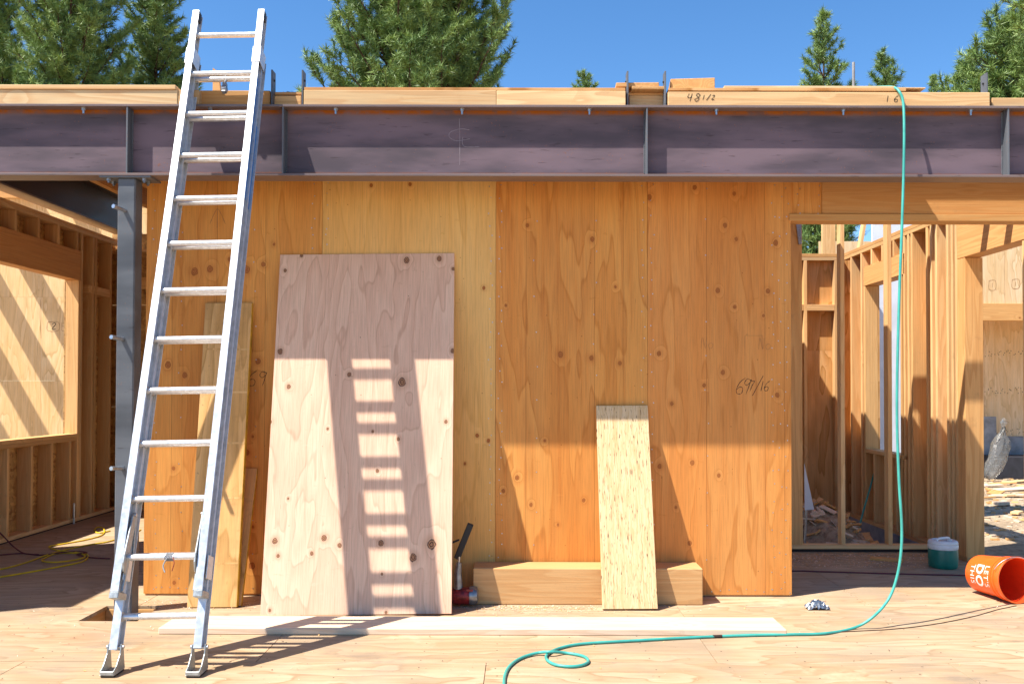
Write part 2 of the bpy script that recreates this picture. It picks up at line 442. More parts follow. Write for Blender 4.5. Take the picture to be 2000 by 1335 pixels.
for j in range(len(rows) - 1):
    y0, y1 = rows[j] + .0015, rows[j + 1] - .0015
    xr = 6.4 if y1 < 6.8 else 3.92
    x = -7.5 + (0.0 if j % 2 else 1.22) if y1 < 6.8 else -4.98
    if y0 > 8.1: xr = -2.0
    if y1 > 8.3 and y0 < 8.3:      # the row under the partition: right part stops at the partition
        pass
    while x < xr - .05:
        xe = min(x + 2.438, xr)
        x0, x1 = x + .0015, xe - .0015
        ye = y1
        if y0 < 8.1 < y1 and x1 > 0.5: ye = 8.06
        if y0 > 8.1 and x1 > -2.0: ye = y1
        if abs(y1 - hole[3]) < .01 and x0 < hole[0] < x1 and hole[1] < x1:
            prism_sheet('plywood_sheet', M['floor'], floor, [(x0, y0), (x1, y0), (x1, ye), (hole[1], ye), (hole[1], hole[2]), (hole[0], hole[2]), (hole[0], ye), (x0, ye)], -T_, 0)
        elif abs(y1 - hole[3]) < .01 and x0 < hole[1] and x1 > hole[0]:
            a, b_ = max(x0, hole[0]), min(x1, hole[1])
            pts = [(x0, y0), (x1, y0)]
            if b_ >= x1 - .001: pts += [(x1, hole[2]), (hole[0], hole[2]), (hole[0], ye), (x0, ye)]
            else: pts += [(x1, ye), (hole[1], ye), (hole[1], hole[2]), (x0, hole[2])]
            prism_sheet('plywood_sheet', M['floor'], floor, pts, -T_, 0)
        else:
            wbox('plywood_sheet', M['floor'], floor, x0, x1, y0, ye, -T_, 0, bev=.0015)
        x = xe
# joists seen in the hole and along the right edge
for jx in (hole[0] - .03, hole[1] + .03):
    wbox('floor_joist', M['fir'], floor, jx - .019, jx + .019, 4.2, 8.0, -.30, -T_ - .001)
wbox('floor_joist', M['fir'], floor, hole[0] - .01, hole[1] + .01, hole[3] - .004, hole[3] + .034, -.26, -T_ - .001)
wbox('floor_joist', M['fir'], floor, 3.89, 3.93, 6.72, 8.06, -.30, -T_ - .001)
wbox('floor_joist', M['fir'], floor, 2.0, 3.88, 8.02, 8.06, -.30, -T_ - .001)

fnb = MB(); rnf = random.Random(77)
for xx in np.arange(-4.6, 3.8, .4064):
    for yy in np.arange(4.2, 6.6, .152):
        a, c = xx + rnf.uniform(-.012, .012), yy + rnf.uniform(-.03, .03)
        if hole[0] - .02 < a < hole[1] + .02 and hole[2] - .02 < c < hole[3] + .02: continue
        fnb.add([(a + .0045 * math.cos(k * 1.047), c + .0045 * math.sin(k * 1.047), .0008) for k in range(6)], [tuple(range(6))])
tag(fnb.build('nail_heads', M['dark'], floor), kind='stuff')
# ---- main plywood wall
wall = thing('plywood_wall', (-.4, WY, 0), 'large orange plywood clad wall under the steel beam in the middle', 'wall')
def wl(px, py): p = P(px, py, WY); return p.x, p.z
xs_ = [PXx(284, WY), PXx(628, WY), PXx(968, WY), PXx(1265, WY), PXx(1545, WY), PXx(1606, WY)]
ztop, zbot, znotch = 3.05, .014, PZ(430, WY, 1560)
K1 = [(380, 530, 8), (410, 525, 7), (481, 526, 8), (514, 516, 5), (535, 477, 3), (448, 506, 4), (328, 712, 7), (361, 732, 6), (504, 705, 6), (482, 883, 6), (492, 1104, 7), (494, 852, 3), (494, 1028, 3), (339, 914, 4), (340, 1137, 4)]
K2 = [(945, 562, 4), (954, 860, 4), (725, 362, 4), (801, 360, 4), (932, 850, 4), (908, 905, 3)]
K3 = [(1030, 440, 4), (1157, 467, 5), (1095, 692, 6), (1155, 699, 5), (1211, 709, 4), (1010, 932, 5), (983, 958, 4), (1037, 985, 4), (1140, 976, 4), (1090, 1024, 3), (1064, 860, 3), (1202, 560, 3), (988, 596, 3)]
K4 = [(1268, 385, 6), (1357, 366, 5), (1434, 378, 4), (1416, 440, 5), (1438, 467, 4), (1515, 474, 6), (1402, 567, 5), (1500, 568, 5), (1435, 599, 4), (1491, 616, 3), (1412, 727, 5), (1375, 752, 4), (1518, 771, 5), (1287, 690, 5), (1312, 788, 4), (1288, 910, 5), (1352, 903, 5), (1404, 928, 4), (1347, 1060, 5), (1320, 990, 3)]
def sheet_part(K, x0, x1, **kw):
    cz = (ztop + zbot) / 2; cx = (x0 + x1) / 2
    kn = []
    for (px, py, r) in K:
        wx, wz = wl(px, py); kn.append((wz - cz, wx - cx, r * .85 / 279.0))
    return kn
specs = [(K1, xs_[0], xs_[1], '#da9448', '#e2a255', '#c67a36', 3.1, (-.43, -.12, .22)),
         (K2, xs_[1], xs_[2], '#e4b066', '#eabc74', '#d49e52', 8.7, ()),
         (K3, xs_[2], xs_[3], '#da9044', '#e4a256', '#c47430', 15.3, (-.32, .16, .36)),
         (K4, xs_[3], xs_[5], '#da914a', '#e29f58', '#c67836', 22.9, (-.2, .21, .345))]
for i, (K, x0, x1, a, b_, c_, sd, sm) in enumerate(specs):
    m = ply('wall_plywood_%d' % i, a, b_, c_, knots=sheet_part(K, x0, x1), seed=sd, randoff=False, gx=.34, gy=2.3, freq=8 if i != 1 else 6, contrast=.32 if i != 1 else .22, seams=sm, patch='#b8733a', knotcol='#84481e')
    g = .001
    if i < 3:
        wbox('plywood_sheet', m, wall, x0 + g, x1 - g, WY, WY + .018, zbot, ztop, bev=.0012, grain=2)
    else:
        cx = (x0 + x1) / 2; cz = (ztop + zbot) / 2
        bb = MB()
        pts = [(zbot, x0 + g), (ztop, x0 + g), (ztop, x1 - g), (znotch, x1 - g), (znotch, xs_[4]), (zbot, xs_[4])]
        bb.prism([(p[0] - cz, p[1] - cx) for p in pts], -.009, .009, lambda u, v, w: (u, v, w))
        bb.build('plywood_sheet', m, wall, frame((cx, WY + .009, cz), (0, 0, 1), (1, 0, 0)))
# framing behind the sheets
for x in [xs_[0] + .001, xs_[0] + .4, xs_[0] + .8, xs_[1] - .019, xs_[1] + .4, xs_[1] + .8, xs_[2] - .019, xs_[2] + .38, xs_[2] + .75, xs_[3] - .019, xs_[3] + .4]:
    wbox('stud', M['stud'], wall, x, x + .038, WY + .0185, WY + .158, .04, ztop)
wbox('stud', M['fir'], wall, xs_[4] - .042, xs_[4] - .002, WY + .0185, WY + .158, .04, 2.60)
wbox('bottom_plate', M['stud'], wall, xs_[0], xs_[4] - .003, WY + .0185, WY + .158, .001, .039)
# header over the right opening and its plate
hz0, hz1 = PZ(418, WY, 1800), 2.98
wbox('header', M['header'], wall, xs_[5] + .002, 5.2, WY - .002, WY + .13, hz0, hz1, bev=.003)
wbox('header_plate', M['fir'], wall, xs_[4] - .012, 5.2, WY - .012, WY + .13, PZ(432, WY, 1800), hz0 - .002, bev=.002)
# nail heads along the sheet edges
nb = MB()
rn = random.Random(3)
def nail(b, px, py, Y=WY, r=.0042):
    c = P(px, py, Y)
    b.add([(c.x + r * math.cos(a), Y - .0012, c.z + r * math.sin(a)) for a in [k * math.pi / 3 for k in range(6)]], [tuple(range(6))])
for xx, y0, y1, st in ((302, 362, 1150, 27), (612, 362, 485, 20), (638, 362, 485, 20), (958, 365, 1095, 24), (977, 365, 1095, 24), (1256, 365, 790, 30), (1274, 365, 1095, 30), (1163, 365, 790, 62), (1046, 365, 1095, 70), (1380, 365, 1150, 66), (1510, 365, 1150, 29), (1524, 380, 1150, 41), (1536, 365, 1150, 31), (1560, 366, 420, 16), (1600, 366, 422, 18), (353, 365, 1150, 45), (497, 380, 1150, 64)):
    y = y0
    while y < y1:
        nail(nb, xx + rn.uniform(-4, 4), y + rn.uniform(-5, 5)); y += st
for x in range(1390, 1545, 17): nail(nb, x, 1152 + rn.uniform(-6, 6))
for x in range(300, 370, 16): nail(nb, x, 1148 + rn.uniform(-6, 4))
tag(nb.build('nail_heads', M['zinc'], wall), kind='stuff')

# ---- handwriting
GLY = {'6': [[(.75, 1), (.3, .75), (.05, .3), (.2, .02), (.6, .05), (.65, .35), (.35, .45), (.1, .3)]],
       '9': [[(.7, .85), (.3, .95), (.1, .7), (.35, .55), (.65, .75), (.7, .9), (.55, .4), (.4, 0)]],
       '7': [[(.05, .95), (.7, 1.0), (.4, .5), (.25, 0)]], '1': [[(.35, 1), (.25, 0)]], '/': [[(.75, 1.15), (.0, -.1)]],
       '4': [[(.15, 1), (.05, .5), (.65, .52)], [(.6, 1), (.5, 0)]],
       '8': [[(.7, .85), (.35, 1), (.1, .8), (.55, .5), (.6, .15), (.25, 0), (.05, .25), (.5, .5), (.7, .85)]],
       '2': [[(.1, .8), (.4, 1), (.6, .75), (.1, .05), (.7, .05)]],
       'N': [[(.1, 0), (.15, 1), (.6, .0), (.65, 1)]], 'o': [[(.4, .5), (.1, .35), (.2, .02), (.5, .05), (.6, .35), (.4, .5)]], '.': [[(.2, 0), (.25, .04)]], '-': [[(.1, .5), (.6, .5)]],
       'P': [[(.1, 0), (.1, 1), (.6, .95), (.65, .6), (.1, .5)]]}
def strokes(b, lines, w, at):
    """ribbons through 2-D points; at(u,v) gives the point on the surface"""
    for ln in lines:
        p = spline([(q[0], q[1], 0) for q in ln], 5) if len(ln) > 2 else [Vector((q[0], q[1], 0)) for q in ln]
        L = []; Rr = []
        for i, q in enumerate(p):
            t = p[min(i + 1, len(p) - 1)] - p[max(i - 1, 0)]
            if t.length < 1e-9: t = Vector((1, 0, 0))
            t.normalize(); nrm = Vector((-t.y, t.x, 0)) * w / 2 * (.75 + .35 * math.sin(i * 1.7 + q.x * .3) * math.sin(i * .6))
            L.append(at(*(q + nrm)[:2])); Rr.append(at(*(q - nrm)[:2]))
        n = len(p)
        b.add(L + Rr, [(i, i + 1, n + i + 1, n + i) for i in range(n - 1)])
def write(txt, px, py, hpx, Y, parent, mat, w, adv=.85, small=(), lean=0.1, scx=1.0, dy=0.0):
    b = MB(); u = px
    for i, ch in enumerate(txt):
        h = hpx * (.62 if i in small else 1.0)
        if ch != ' ':
            ls = [[(u + (q[0] + lean * q[1]) * h * .75 * scx, -(py + dy * (u - px)) + (q[1] - (1 if i not in small else 1.3)) * h) for q in g_] for g_ in GLY[ch]]
            strokes(b, ls, w, lambda a, c: P(a, -c, Y))
        u += h * .75 * adv * scx if ch != ' ' else hpx * .35
    return tag(b.build('writing', mat, parent), kind='stuff')
write('69', 483, 724, 29, WY - .0013, wall, M['ink'], 1.3, adv=.95)
write('697/16', 1436, 738, 31, WY - .0013, wall, M['ink'], 1.25, adv=.66, scx=.85, small=(2, 4, 5), lean=.25)
write('No.', 1480, 660, 22, WY - .0013, wall, M['pencil'], .7)
write('No', 1368, 658, 22, WY - .0013, wall, M['pencil'], .7)
b = MB(); strokes(b, [[(410, -437), (418, -418), (425, -408), (432, -418), (440, -437)], [(425, -409), (424, -445)]], 1.2, lambda a, c: P(a, -c, WY - .0013)); tag(b.build('writing', M['pencil'], wall), kind='stuff')
b = MB()
for (x, y) in ((1455, 655),):
    strokes(b, [[(x, -y), (x + 34, -y)], [(x + 34, -y), (x + 34, -y - 26)], [(x, -y), (x, -y - 40)]], .6, lambda a, c: P(a, -c, WY - .0013))
tag(b.build('layout_lines', M['pencil'], wall), kind='stuff')

# ---- steel beam (wide-flange), front flange edge at Y = 5.75
BY0, BY1 = 5.75, 5.905; BYC = (BY0 + BY1) / 2
bz1 = PZ(204.5, BY0); bz0 = PZ(344, BY0)
beam = thing('steel_beam', (0, BYC, bz0), 'long dark steel I-beam spanning the picture above the plywood wall', 'beam')
tf = .016
wbox('top_flange', M['steel'], beam, -6.5, 6.5, BY0, BY1, bz1 - tf, bz1, bev=.002)
wbox('bottom_flange', M['steel'], beam, -6.5, 6.5, BY0, BY1, bz0, bz0 + tf, bev=.002)
wbox('web', M['web'], beam, -6.5, 6.5, BYC - .005, BYC + .005, bz0 + tf, bz1 - tf, bev=0)
for px in (243, 549, 1264, 1974):
    x = PXx(px, BY0)
    s = wbox('stiffener', M['gray'], beam, x - .005, x + .005, BY0 + .003, BYC - .005, bz0 + tf, bz1 - tf, bev=.001)
    wb = MB()
    for k in range(30):
        z = bz0 + tf + .02 + k * .0135
        wb.tube([(x + (.008 if px < 1000 else -.008), BYC - .008, z), (x + (.008 if px < 1000 else -.008), BYC - .008, z + .012)], .005 + .001 * (k % 2), 6)
    wb.build('weld', M['gray'], s, None if False else Matrix.Identity(4))
def hexbolt(parent, c, axis, r, hh, sh, mat, name='bolt'):
    b = MB(); a = Vector(axis).normalized(); e = a.orthogonal().normalized(); g = a.cross(e)
    def ring(rr, t, n): return [a * t + e * rr * math.cos(2 * math.pi * k / n) + g * rr * math.sin(2 * math.pi * k / n) for k in range(n)]
    def cyl(rr, t0, t1, n):
        b.add(ring(rr, t0, n) + ring(rr, t1, n), [(k, (k + 1) % n, n + (k + 1) % n, n + k) for k in range(n)] + [tuple(range(n))[::-1], tuple(range(n, 2 * n))])
    cyl(r * 1.25, 0, .003, 14); cyl(r, .003, .003 + hh, 6); cyl(r * .55, .003 + hh, .003 + hh + sh, 10)
    return b.build(name, mat, parent, Matrix.Translation(c), smooth=35)
for px in (158, 407, 653, 901, 1151, 1400, 1649, 1899):
    hexbolt(beam, (PXx(px, BY0 + .035), BY0 + .035, bz1 - tf), (0, 0, -1), .013, .012, .022, M['zinc'])
# chalk centre-line mark
b = MB(); cy = BYC - .0065
strokes(b, [[(897, -232), (898, -270), (898, -322)], [(917, -254), (900, -252), (880, -258), (878, -268), (892, -275), (918, -271)], [(904, -268), (903, -280), (910, -287), (936, -287)]], .55, lambda a, c: P(a, -c, cy))
tag(b.build('chalk_mark', M['chalk'], beam), kind='stuff')
# upright plates welded on top
for px, ytop, Y in ((527, 137, BY0 + .05), (587, 137, BY0 + .02), (1226, 138, BY0 + .03), (1300, 138, BY0 + .02), (1932, 140, BY0 + .03)):
    x = PXx(px, Y); zt = PZ(ytop, Y)
    bb = MB(); bb.box(x - .005, x + .005, Y, Y + .075, bz1, zt)
    pl = bb.build('upright_plate', M['gray'], beam, bev=.001)
    hexbolt(pl, (x + (.006 if px < 1000 else -.006), Y + .038, zt - .06), (1 if px < 1000 else -1, 0, 0), .006, .003, .001, M['black'], 'bolt_hole')

# ---- steel column
cx0, cx1 = PXx(226, 5.77), PXx(261, 5.77); cyf = 5.77
cw = cx1 - cx0
M['colgray'] = steel('column_steel', '#4c4f54', '#64686d', rust=.03, rough=.42)
col_ = thing('steel_column', ((cx0 + cx1) / 2, cyf + cw / 2, 0), 'grey square steel column in a floor hole left of the ladder', 'column')
bb = MB(); bb.box(cx0, cx1, cyf, cyf + cw, -.30, bz0 - .012)
bb.build('shaft', M['colgray'], col_, bev=.008)
wbox('base_plate', M['gray'], col_, cx0 - .06, cx1 + .06, cyf - .03, cyf + cw + .03, -.318, -.3)
capx0, capx1 = PXx(189, BY0), PXx(290, BY0)
wbox('cap_plate', M['gray'], col_, capx0, capx1, BY0 + .004, BY1 + .02, bz0 - .012, bz0 - .0006, bev=.001)
for px, dy in ((209, .03), (219, .12), (279, .03), (286, .12)):
    hexbolt(col_, (PXx(px, BY0 + dy), BY0 + dy, bz0 - .012), (0, 0, -1), .014, .014, .012, M['greymetal'])
for py in (411, 662, 914):
    c = P(244 if py < 500 else 240, py, cyf)
    b = MB(); b.tube([(c.x, cyf, c.z), (c.x - .03, cyf - .10, c.z + .008)], .0135, 12)
    b.build('threaded_rod', M['zinc'], col_, smooth=40)

# ---- framing on top of the beam
nz0 = bz1 + .0006
def ztopY(py, Y, px=1000): return PZ(py, Y, px)
def nailer(name, px0, px1, ytop, Y0, depth, label, mat='nailer', group='pale timbers lying along the top of the steel beam', z0=None, cat='timber'):
    x0, x1 = PXx(px0, Y0), PXx(px1, Y0)
    o = wbox(name, M[mat], None, x0, x1, Y0, Y0 + depth, nz0 if z0 is None else z0, PZ(ytop, Y0), bev=.003)
    return tag(o, label, cat, group)
NY = BY0 + .012
n1 = nailer('timber_block', -260, 342, 177, NY, .14, 'pale timber on the beam at the left edge, under a raised board')
n1b = nailer('timber_block', 343, 384, 177, NY + .004, .12, 'short timber piece behind the left ladder rail on the beam')
n2 = nailer('timber_block', 386, 524, 178, NY + .06, .075, 'orange timber seen between the ladder rails on top of the beam', mat='fir')
n3 = nailer('timber_block', 590, 968, 176.5, NY, .14, 'pale timber with one dark knot hole, in front of the big pine')
n4 = nailer('timber_block', 968.5, 1222, 177, NY, .14, 'short pale timber on the beam right of the big pine')
n5 = nailer('timber_block', 1305, 1937, 178.5, NY, .14, 'long pale timber with handwritten measurements on the beam')
n6 = nailer('timber_block', 1941, 2300, 189, NY + .03, .11, 'lower yellowish timber on the beam at the far right edge')
n7 = nailer('timber_block', 1229, 1297, 186, NY + .09, .05, 'short timber set back between two upright plates', mat='nailer')
n8 = nailer('timber_block', 530, 585, 188, NY + .09, .05, 'dark short timber set back between two plates behind the ladder', mat='fir')
write('481/2', 1341, 183, 15, NY - .0015, n5, M['ink'], 1.7, adv=1.15, small=(2, 3, 4), scx=1.15, lean=.25)
write('16', 1730, 187, 12, NY - .0015, n5, M['ink'], 1.6, adv=1.6, scx=1.1)
# upper deck of plywood and joists behind the beam
DZ = PZ(173.5, NY + .0) ; DT = .018
deckz0 = max(PZ(177, NY), PZ(178.5, NY), PZ(176.5, NY)) + .001
deck = thing('upper_deck', (0, 8, deckz0), 'plywood upper deck whose thin edge shows on top of the beam timbers', 'deck')
M['deckply'] = ply('deck_plywood', '#d2a068', '#dcae78', '#b97f46')
DX1 = 2.50
def dsheet(x0, x1, y0, y1): wbox('plywood_sheet', M['deckply'], deck, x0 + .0015, x1 - .0015, y0 + .0015, y1 - .0015, deckz0, deckz0 + DT, bev=.0015, grain=0)
for j in range(4):
    y0 = NY + .002 + (0 if j == 0 else .012) + j * 1.219; y1 = y0 + 1.219 if j else y0 + 1.23
    xe = [-2.66, -.2, DX1 - .02] if j % 2 == 0 else [-2.66, -1.44, 1.0, DX1 - .02]
    if j: wbox('plywood_sheet', M['deckply'], deck, -4.9, -2.6615, y0 + .0015, y1 - .0015, deckz0 + .3, deckz0 + DT + .3, bev=.0015, grain=0)
    if j == 0: xe = [-2.07, -.2, .0, DX1 - .02]; xe = [PXx(590, NY), PXx(1222, NY)]
    for a, c in zip(xe[:-1], xe[1:]): dsheet(a, c, y0, y1)
wbox('plywood_sheet', M['deckply'], deck, PXx(1222, NY) + .002, PXx(1305, NY) + .003, NY + .10, NY + 1.23, deckz0, deckz0 + DT, bev=.0015, grain=0)
wbox('plywood_sheet', M['deckply'], deck, PXx(1306, NY) + .002, DX1 - .02, NY + .003, NY + 1.23, deckz0 + .001, deckz0 + DT, bev=.0015, grain=0)
wbox('plywood_sheet', M['deckply'], deck, DX1 - .018, 5.2, 6.09, 6.40, deckz0 + .001, deckz0 + DT - .004, bev=.0015, grain=0)  # unseen strip added to shade the header top, leaving its lower band sunlit
wbox('plywood_sheet', M['deckply'], deck, -2.66, PXx(590, NY) + .002, NY + .10, NY + 1.23, deckz0 + .001, deckz0 + DT, bev=.0015, grain=0)
UP = .30
wbox('plywood_sheet', M['deckply'], deck, -4.9, -2.661, NY + .10, 6.85, deckz0 + .001, deckz0 + DT, bev=.0015, grain=0)
wbox('plywood_sheet', M['deckply'], deck, -4.9, -2.661, 6.852, NY + 1.23, deckz0 + UP, deckz0 + DT + UP, bev=.0015, grain=0)
for x in list(np.arange(-4.05, 2.5, .4064)):
    jh = .24 if x < -2.8 else .2; uz = UP if x < -2.66 else 0
    wbox('joist', M['fir'], deck, x - .02, x + .02, 6.86 if uz else BY1 + .29, 10.62, deckz0 - jh + uz, deckz0 - .001 + uz)
for x in np.arange(-4.05, -2.8, .4064):
    wbox('joist_flange', M['fir'], deck, x - .032, x + .032, 6.86, 10.62, deckz0 - .28 + UP, deckz0 - .241 + UP)
wbox('rim_board', M['fir'], deck, DX1 - .06, DX1 - .021, BY1 + .02, 10.62, deckz0 - .09, deckz0 - .001)
# loose boards on the deck edge
def loose(name, px0, px1, ytop, ybot, Y, D, label, cat='board', mat='fir', skew=0.0):
    x0, x1 = PXx(px0, Y), PXx(px1, Y); z0, z1 = PZ(ybot, Y), PZ(ytop, Y)
    o = plank(name, M[mat], None, ((x0 + x1) / 2, Y + D / 2, (z0 + z1) / 2), x1 - x0, D, z1 - z0, (1, skew, 0), (-skew, 1, 0), .003)
    return tag(o, label, cat)
zt = deckz0 + DT + .001
def onstack(name, px0, px1, Y, D, h, z0, label, mat='fir', tilt=0, cat='board', group=None):
    x0, x1 = PXx(px0, Y), PXx(px1, Y)
    o = plank(name, M[mat], None, ((x0 + x1) / 2, Y + D / 2, z0 + h / 2), D, x1 - x0, h, (tilt, 1, 0), (1, -tilt, 0), .003)
    return tag(o, label, cat, group)
onstack('board_offcut', 1318, 1404, NY + .02, .55, .068, zt, 'thick board end lying flat on the deck above the number 48', tilt=.09)
onstack('board_offcut', 1206, 1290, NY + .045, .6, .028, zt + .0205, 'upper board of the pair lying between the two right upright plates', tilt=.03)
onstack('board_offcut', 1232, 1300, NY + .03, .7, .020, zt, 'thin board under another board between the two right upright plates', tilt=-.02)
tag(wbox('thin_board', M['nailer'], None, PXx(-260, NY - .01), PXx(338, NY - .01), NY - .008, NY + .15, PZ(177, NY) + .0012, PZ(168, NY), bev=.003), 'thin board lying on the left timber at the picture edge', 'board')
tag(wbox('thin_board', M['nailer'], None, PXx(1416, NY), PXx(1752, NY), NY + .006, NY + .2, zt, zt + .015, bev=.002), 'thin strip of plywood under the hose on the deck edge', 'board')
tag(wbox('thin_board', M['nailer'], None, PXx(1756, NY), PXx(1812, NY), NY + .006, NY + .2, zt, zt + .007, bev=.002), 'short thin strip just right of the hose on the deck edge', 'board')
# wooden stake and thin pole
b = MB(); Y = NY + .3
b.prism([(PXx(411, Y), zt - .05), (PXx(431, Y), zt - .05), (PXx(421, Y), PZ(141, Y)), (PXx(411, Y), PZ(134, Y))], Y, Y + .03, lambda u, v, w: (u, w, v))
tag(b.build('wooden_stake', M['fir'], None), 'pointed wooden stake standing up behind the ladder top', 'stake')
b = MB(); Y = 9.0; p0 = P(1667, 122, Y); b.tube([(p0.x, Y, 3.2), (p0.x, Y, p0.z)], .014, 10)
tag(b.build('thin_pole', M['concrete'], None, smooth=40), 'thin grey pole rising behind the deck beside the tall small pine', 'pole')
# crumpled plastic on the left gap
b = MB(); rn = random.Random(5)
for k in range(14):
    c = P(540 + k * 3 + rn.uniform(-3, 3), 186 + rn.uniform(-4, 3), NY + .15)
    b.add([c + Vector((rn.uniform(-.03, .03), rn.uniform(-.03, .03), rn.uniform(-.015, .02))) for _ in range(3)], [(0, 1, 2)])
tag(b.build('plastic_scrap', M['foil'], None), 'crumpled clear plastic scrap between two plates behind the ladder', 'plastic scrap')

for y in (6.62, 6.98):
    wbox('stripe_caster', M['fir'], deck, DX1 - .02, 3.70, y, y + .09, deckz0 - .04, deckz0 - .002)  # unseen bars added to cast slanting shadow stripes on the opening header
wbox('plywood_sheet', M['deckply'], deck, -2.6605, -2.642, 6.86, 10.62, deckz0 + DT + .002, deckz0 + UP - .002, bev=0)

# ================================================================== LEFT ROOM
LX = -4.80; LD = .14
lw = thing('framed_wall', (LX, 9.0, 0), 'stud wall with a window opening at the left, receding into the shaded room', 'wall')
def Yat(px, X): return X * FPX / (px - 1020.0)
def lstud(name, y, z0, z1, mat='stud', th=.038): return wbox(name, M[mat], lw, LX - LD, LX, y, y + th, z0, z1)
lz = dict(sill=.955, hb=2.61, ht=2.93, tp0=3.13, tp1=3.205)
wy0, wy1 = 7.8, Yat(152, LX) - .0
YE = 10.62
wbox('bottom_plate', M['stud'], lw, LX - LD, LX, 5.0, YE, .012, .05)
wbox('sill_strip', M['dark'], lw, LX - LD + .01, LX - .004, 5.0, YE, .0005, .0115, bev=0)
wbox('top_plate', M['stud'], lw, LX - LD, LX, 5.0, YE, lz['tp0'], lz['tp0'] + .038)
wbox('top_plate', M['fir'], lw, LX - LD, LX + .001, 5.0, YE, lz['tp0'] + .0385, lz['tp1'] - .008)
wbox('window_header', M['header'], lw, LX - LD, LX - .001, wy0, wy1 + .04, lz['hb'], lz['ht'], bev=.003)
wbox('window_sill', M['stud'], lw, LX - LD, LX, wy0, wy1 - .001, lz['sill'] - .038, lz['sill'])
wbox('window_sill', M['fir'], lw, LX - LD, LX, wy0, wy1 - .001, lz['sill'] - .077, lz['sill'] - .0385)
lstud('jack_stud', wy1, .05, lz['hb'] - .001, 'stud', .05)
lstud('king_stud', wy1 + .051, .05, lz['tp0'] - .001, 'stud')
for px in (21, 67, 106, 141):
    y = Yat(px, LX) - .04
    if y + .038 < wy1: lstud('cripple_stud', y, .05, lz['sill'] - .078)
lstud('cripple_stud', Yat(-40, LX), .05, lz['sill'] - .078)
for px in (29, 74, 113, 150): lstud('cripple_stud', Yat(px, LX) - .03, lz['ht'] + .001, lz['tp0'] - .001)
lstud('cripple_stud', Yat(-20, LX) - .03, lz['ht'] + .001, lz['tp0'] - .001)
for px in (179, 184, 214): lstud('stud', Yat(px, LX), .05, lz['tp0'] - .001)
for a, c in ((170, 184), (186, 214)):
    ya, yb = Yat(a, LX) + .03, Yat(c, LX)
    if yb - ya > .04: wbox('blocking', M['stud'], lw, LX - LD, LX - .004, ya, yb - .001, 2.50, 2.588)
# strand-board sheathing outside, in sheets, open at the window
for y0, y1, z0, z1 in ((5.0, 7.79, -.05, 1.6), (5.0, 7.79, 1.603, 3.2), (7.793, 8.42, -.05, lz['sill'] - .01), (8.423, wy1 - .002, -.05, lz['sill'] - .01), (wy1, YE + .16, -.05, 1.8), (wy1, YE + .16, 1.803, 3.2), (7.793, wy1 - .002, lz['hb'] + .01, 3.2)):
    wbox('strand_board_sheet', M['osb'], lw, LX - LD - .013, LX - LD - .001, y0, y1, z0, z1, bev=0)
b = MB(); b.tube([(LX + .03, Yat(177, LX) - .4, .0), (LX + .03, Yat(177, LX) - .4, .22)], .011, 10)
b.build('anchor_rod', M['zinc'], lw, smooth=40)
# steel beam over that wall
sb = thing('roof_beam', (LX + .25, 8, 3.30), 'dark steel beam running back above the left stud wall', 'beam')
sx = LX + .16
RBX = (LX - .05, LX + .13)
wbox('bottom_flange', M['steel'], sb, RBX[0], RBX[1], BY1 + .03, YE, 3.27, 3.286, bev=.002)
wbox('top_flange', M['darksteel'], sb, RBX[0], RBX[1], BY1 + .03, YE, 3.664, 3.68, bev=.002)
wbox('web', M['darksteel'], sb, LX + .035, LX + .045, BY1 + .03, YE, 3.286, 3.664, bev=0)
# back wall of the left room
bw = thing('framed_wall', (-3.6, YE, 0), 'dark stud wall at the back of the left room behind the column', 'wall')
wbox('bottom_plate', M['stud'], bw, LX - LD, -2.0, YE + .002, YE + .14, .001, .039)
wbox('top_plate', M['stud'], bw, LX - LD, -2.0, YE + .002, YE + .14, 3.06, 3.098)
for x in np.arange(LX + .05, -2.0, .4064): wbox('stud', M['stud'], bw, x, x + .038, YE + .002, YE + .14, .04, 3.058)
wbox('blocking', M['stud'], bw, LX + .09, -2.0, YE - .001, YE + .0015, 2.62, 2.76)
for z0, z1 in ((0, 1.22), (1.223, 2.44), (2.443, 3.3)): wbox('strand_board_sheet', M['osb'], bw, LX - LD, -2.0, YE + .142, YE + .154, z0, z1, bev=0)

# neighbour wall seen through the left window
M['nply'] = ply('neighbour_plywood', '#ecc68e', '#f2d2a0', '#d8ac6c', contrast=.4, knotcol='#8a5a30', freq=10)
NW = 13.0
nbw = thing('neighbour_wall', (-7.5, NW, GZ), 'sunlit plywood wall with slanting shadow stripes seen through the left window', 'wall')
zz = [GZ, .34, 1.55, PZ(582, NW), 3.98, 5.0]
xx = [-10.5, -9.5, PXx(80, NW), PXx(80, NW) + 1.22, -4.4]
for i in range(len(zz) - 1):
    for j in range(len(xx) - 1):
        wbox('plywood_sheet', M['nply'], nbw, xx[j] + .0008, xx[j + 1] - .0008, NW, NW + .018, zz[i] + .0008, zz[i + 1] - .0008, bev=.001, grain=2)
x = -11.0
while x < -5.6:
    wbox('rafter', M['stud'], nbw, x, x + .27, NW - 2.0, NW - .003, 4.35, 4.40)
    x += .60
wbox('ledger', M['stud'], nbw, -10.5, -4.4, NW - .04, NW - .002, 4.20, 4.34)
b = MB()
strokes(b, [[(93, -629), (93, -645), (114, -645), (114, -629), (93, -629)]], .8, lambda a, c: P(a, -c, NW - .002))
tag(b.build('stamp', M['pencil'], nbw), kind='stuff')
write('2', 100, 630, 13, NW - .002, nbw, M['ink'], 1.6, scx=1.3)
strk = MB(); strokes(strk, [[(121, -629), (121, -645), (126, -645)], [(121, -637), (126, -637)]], .8, lambda a, c: P(a, -c, NW - .002)); tag(strk.build('stamp', M['pencil'], nbw), kind='stuff')
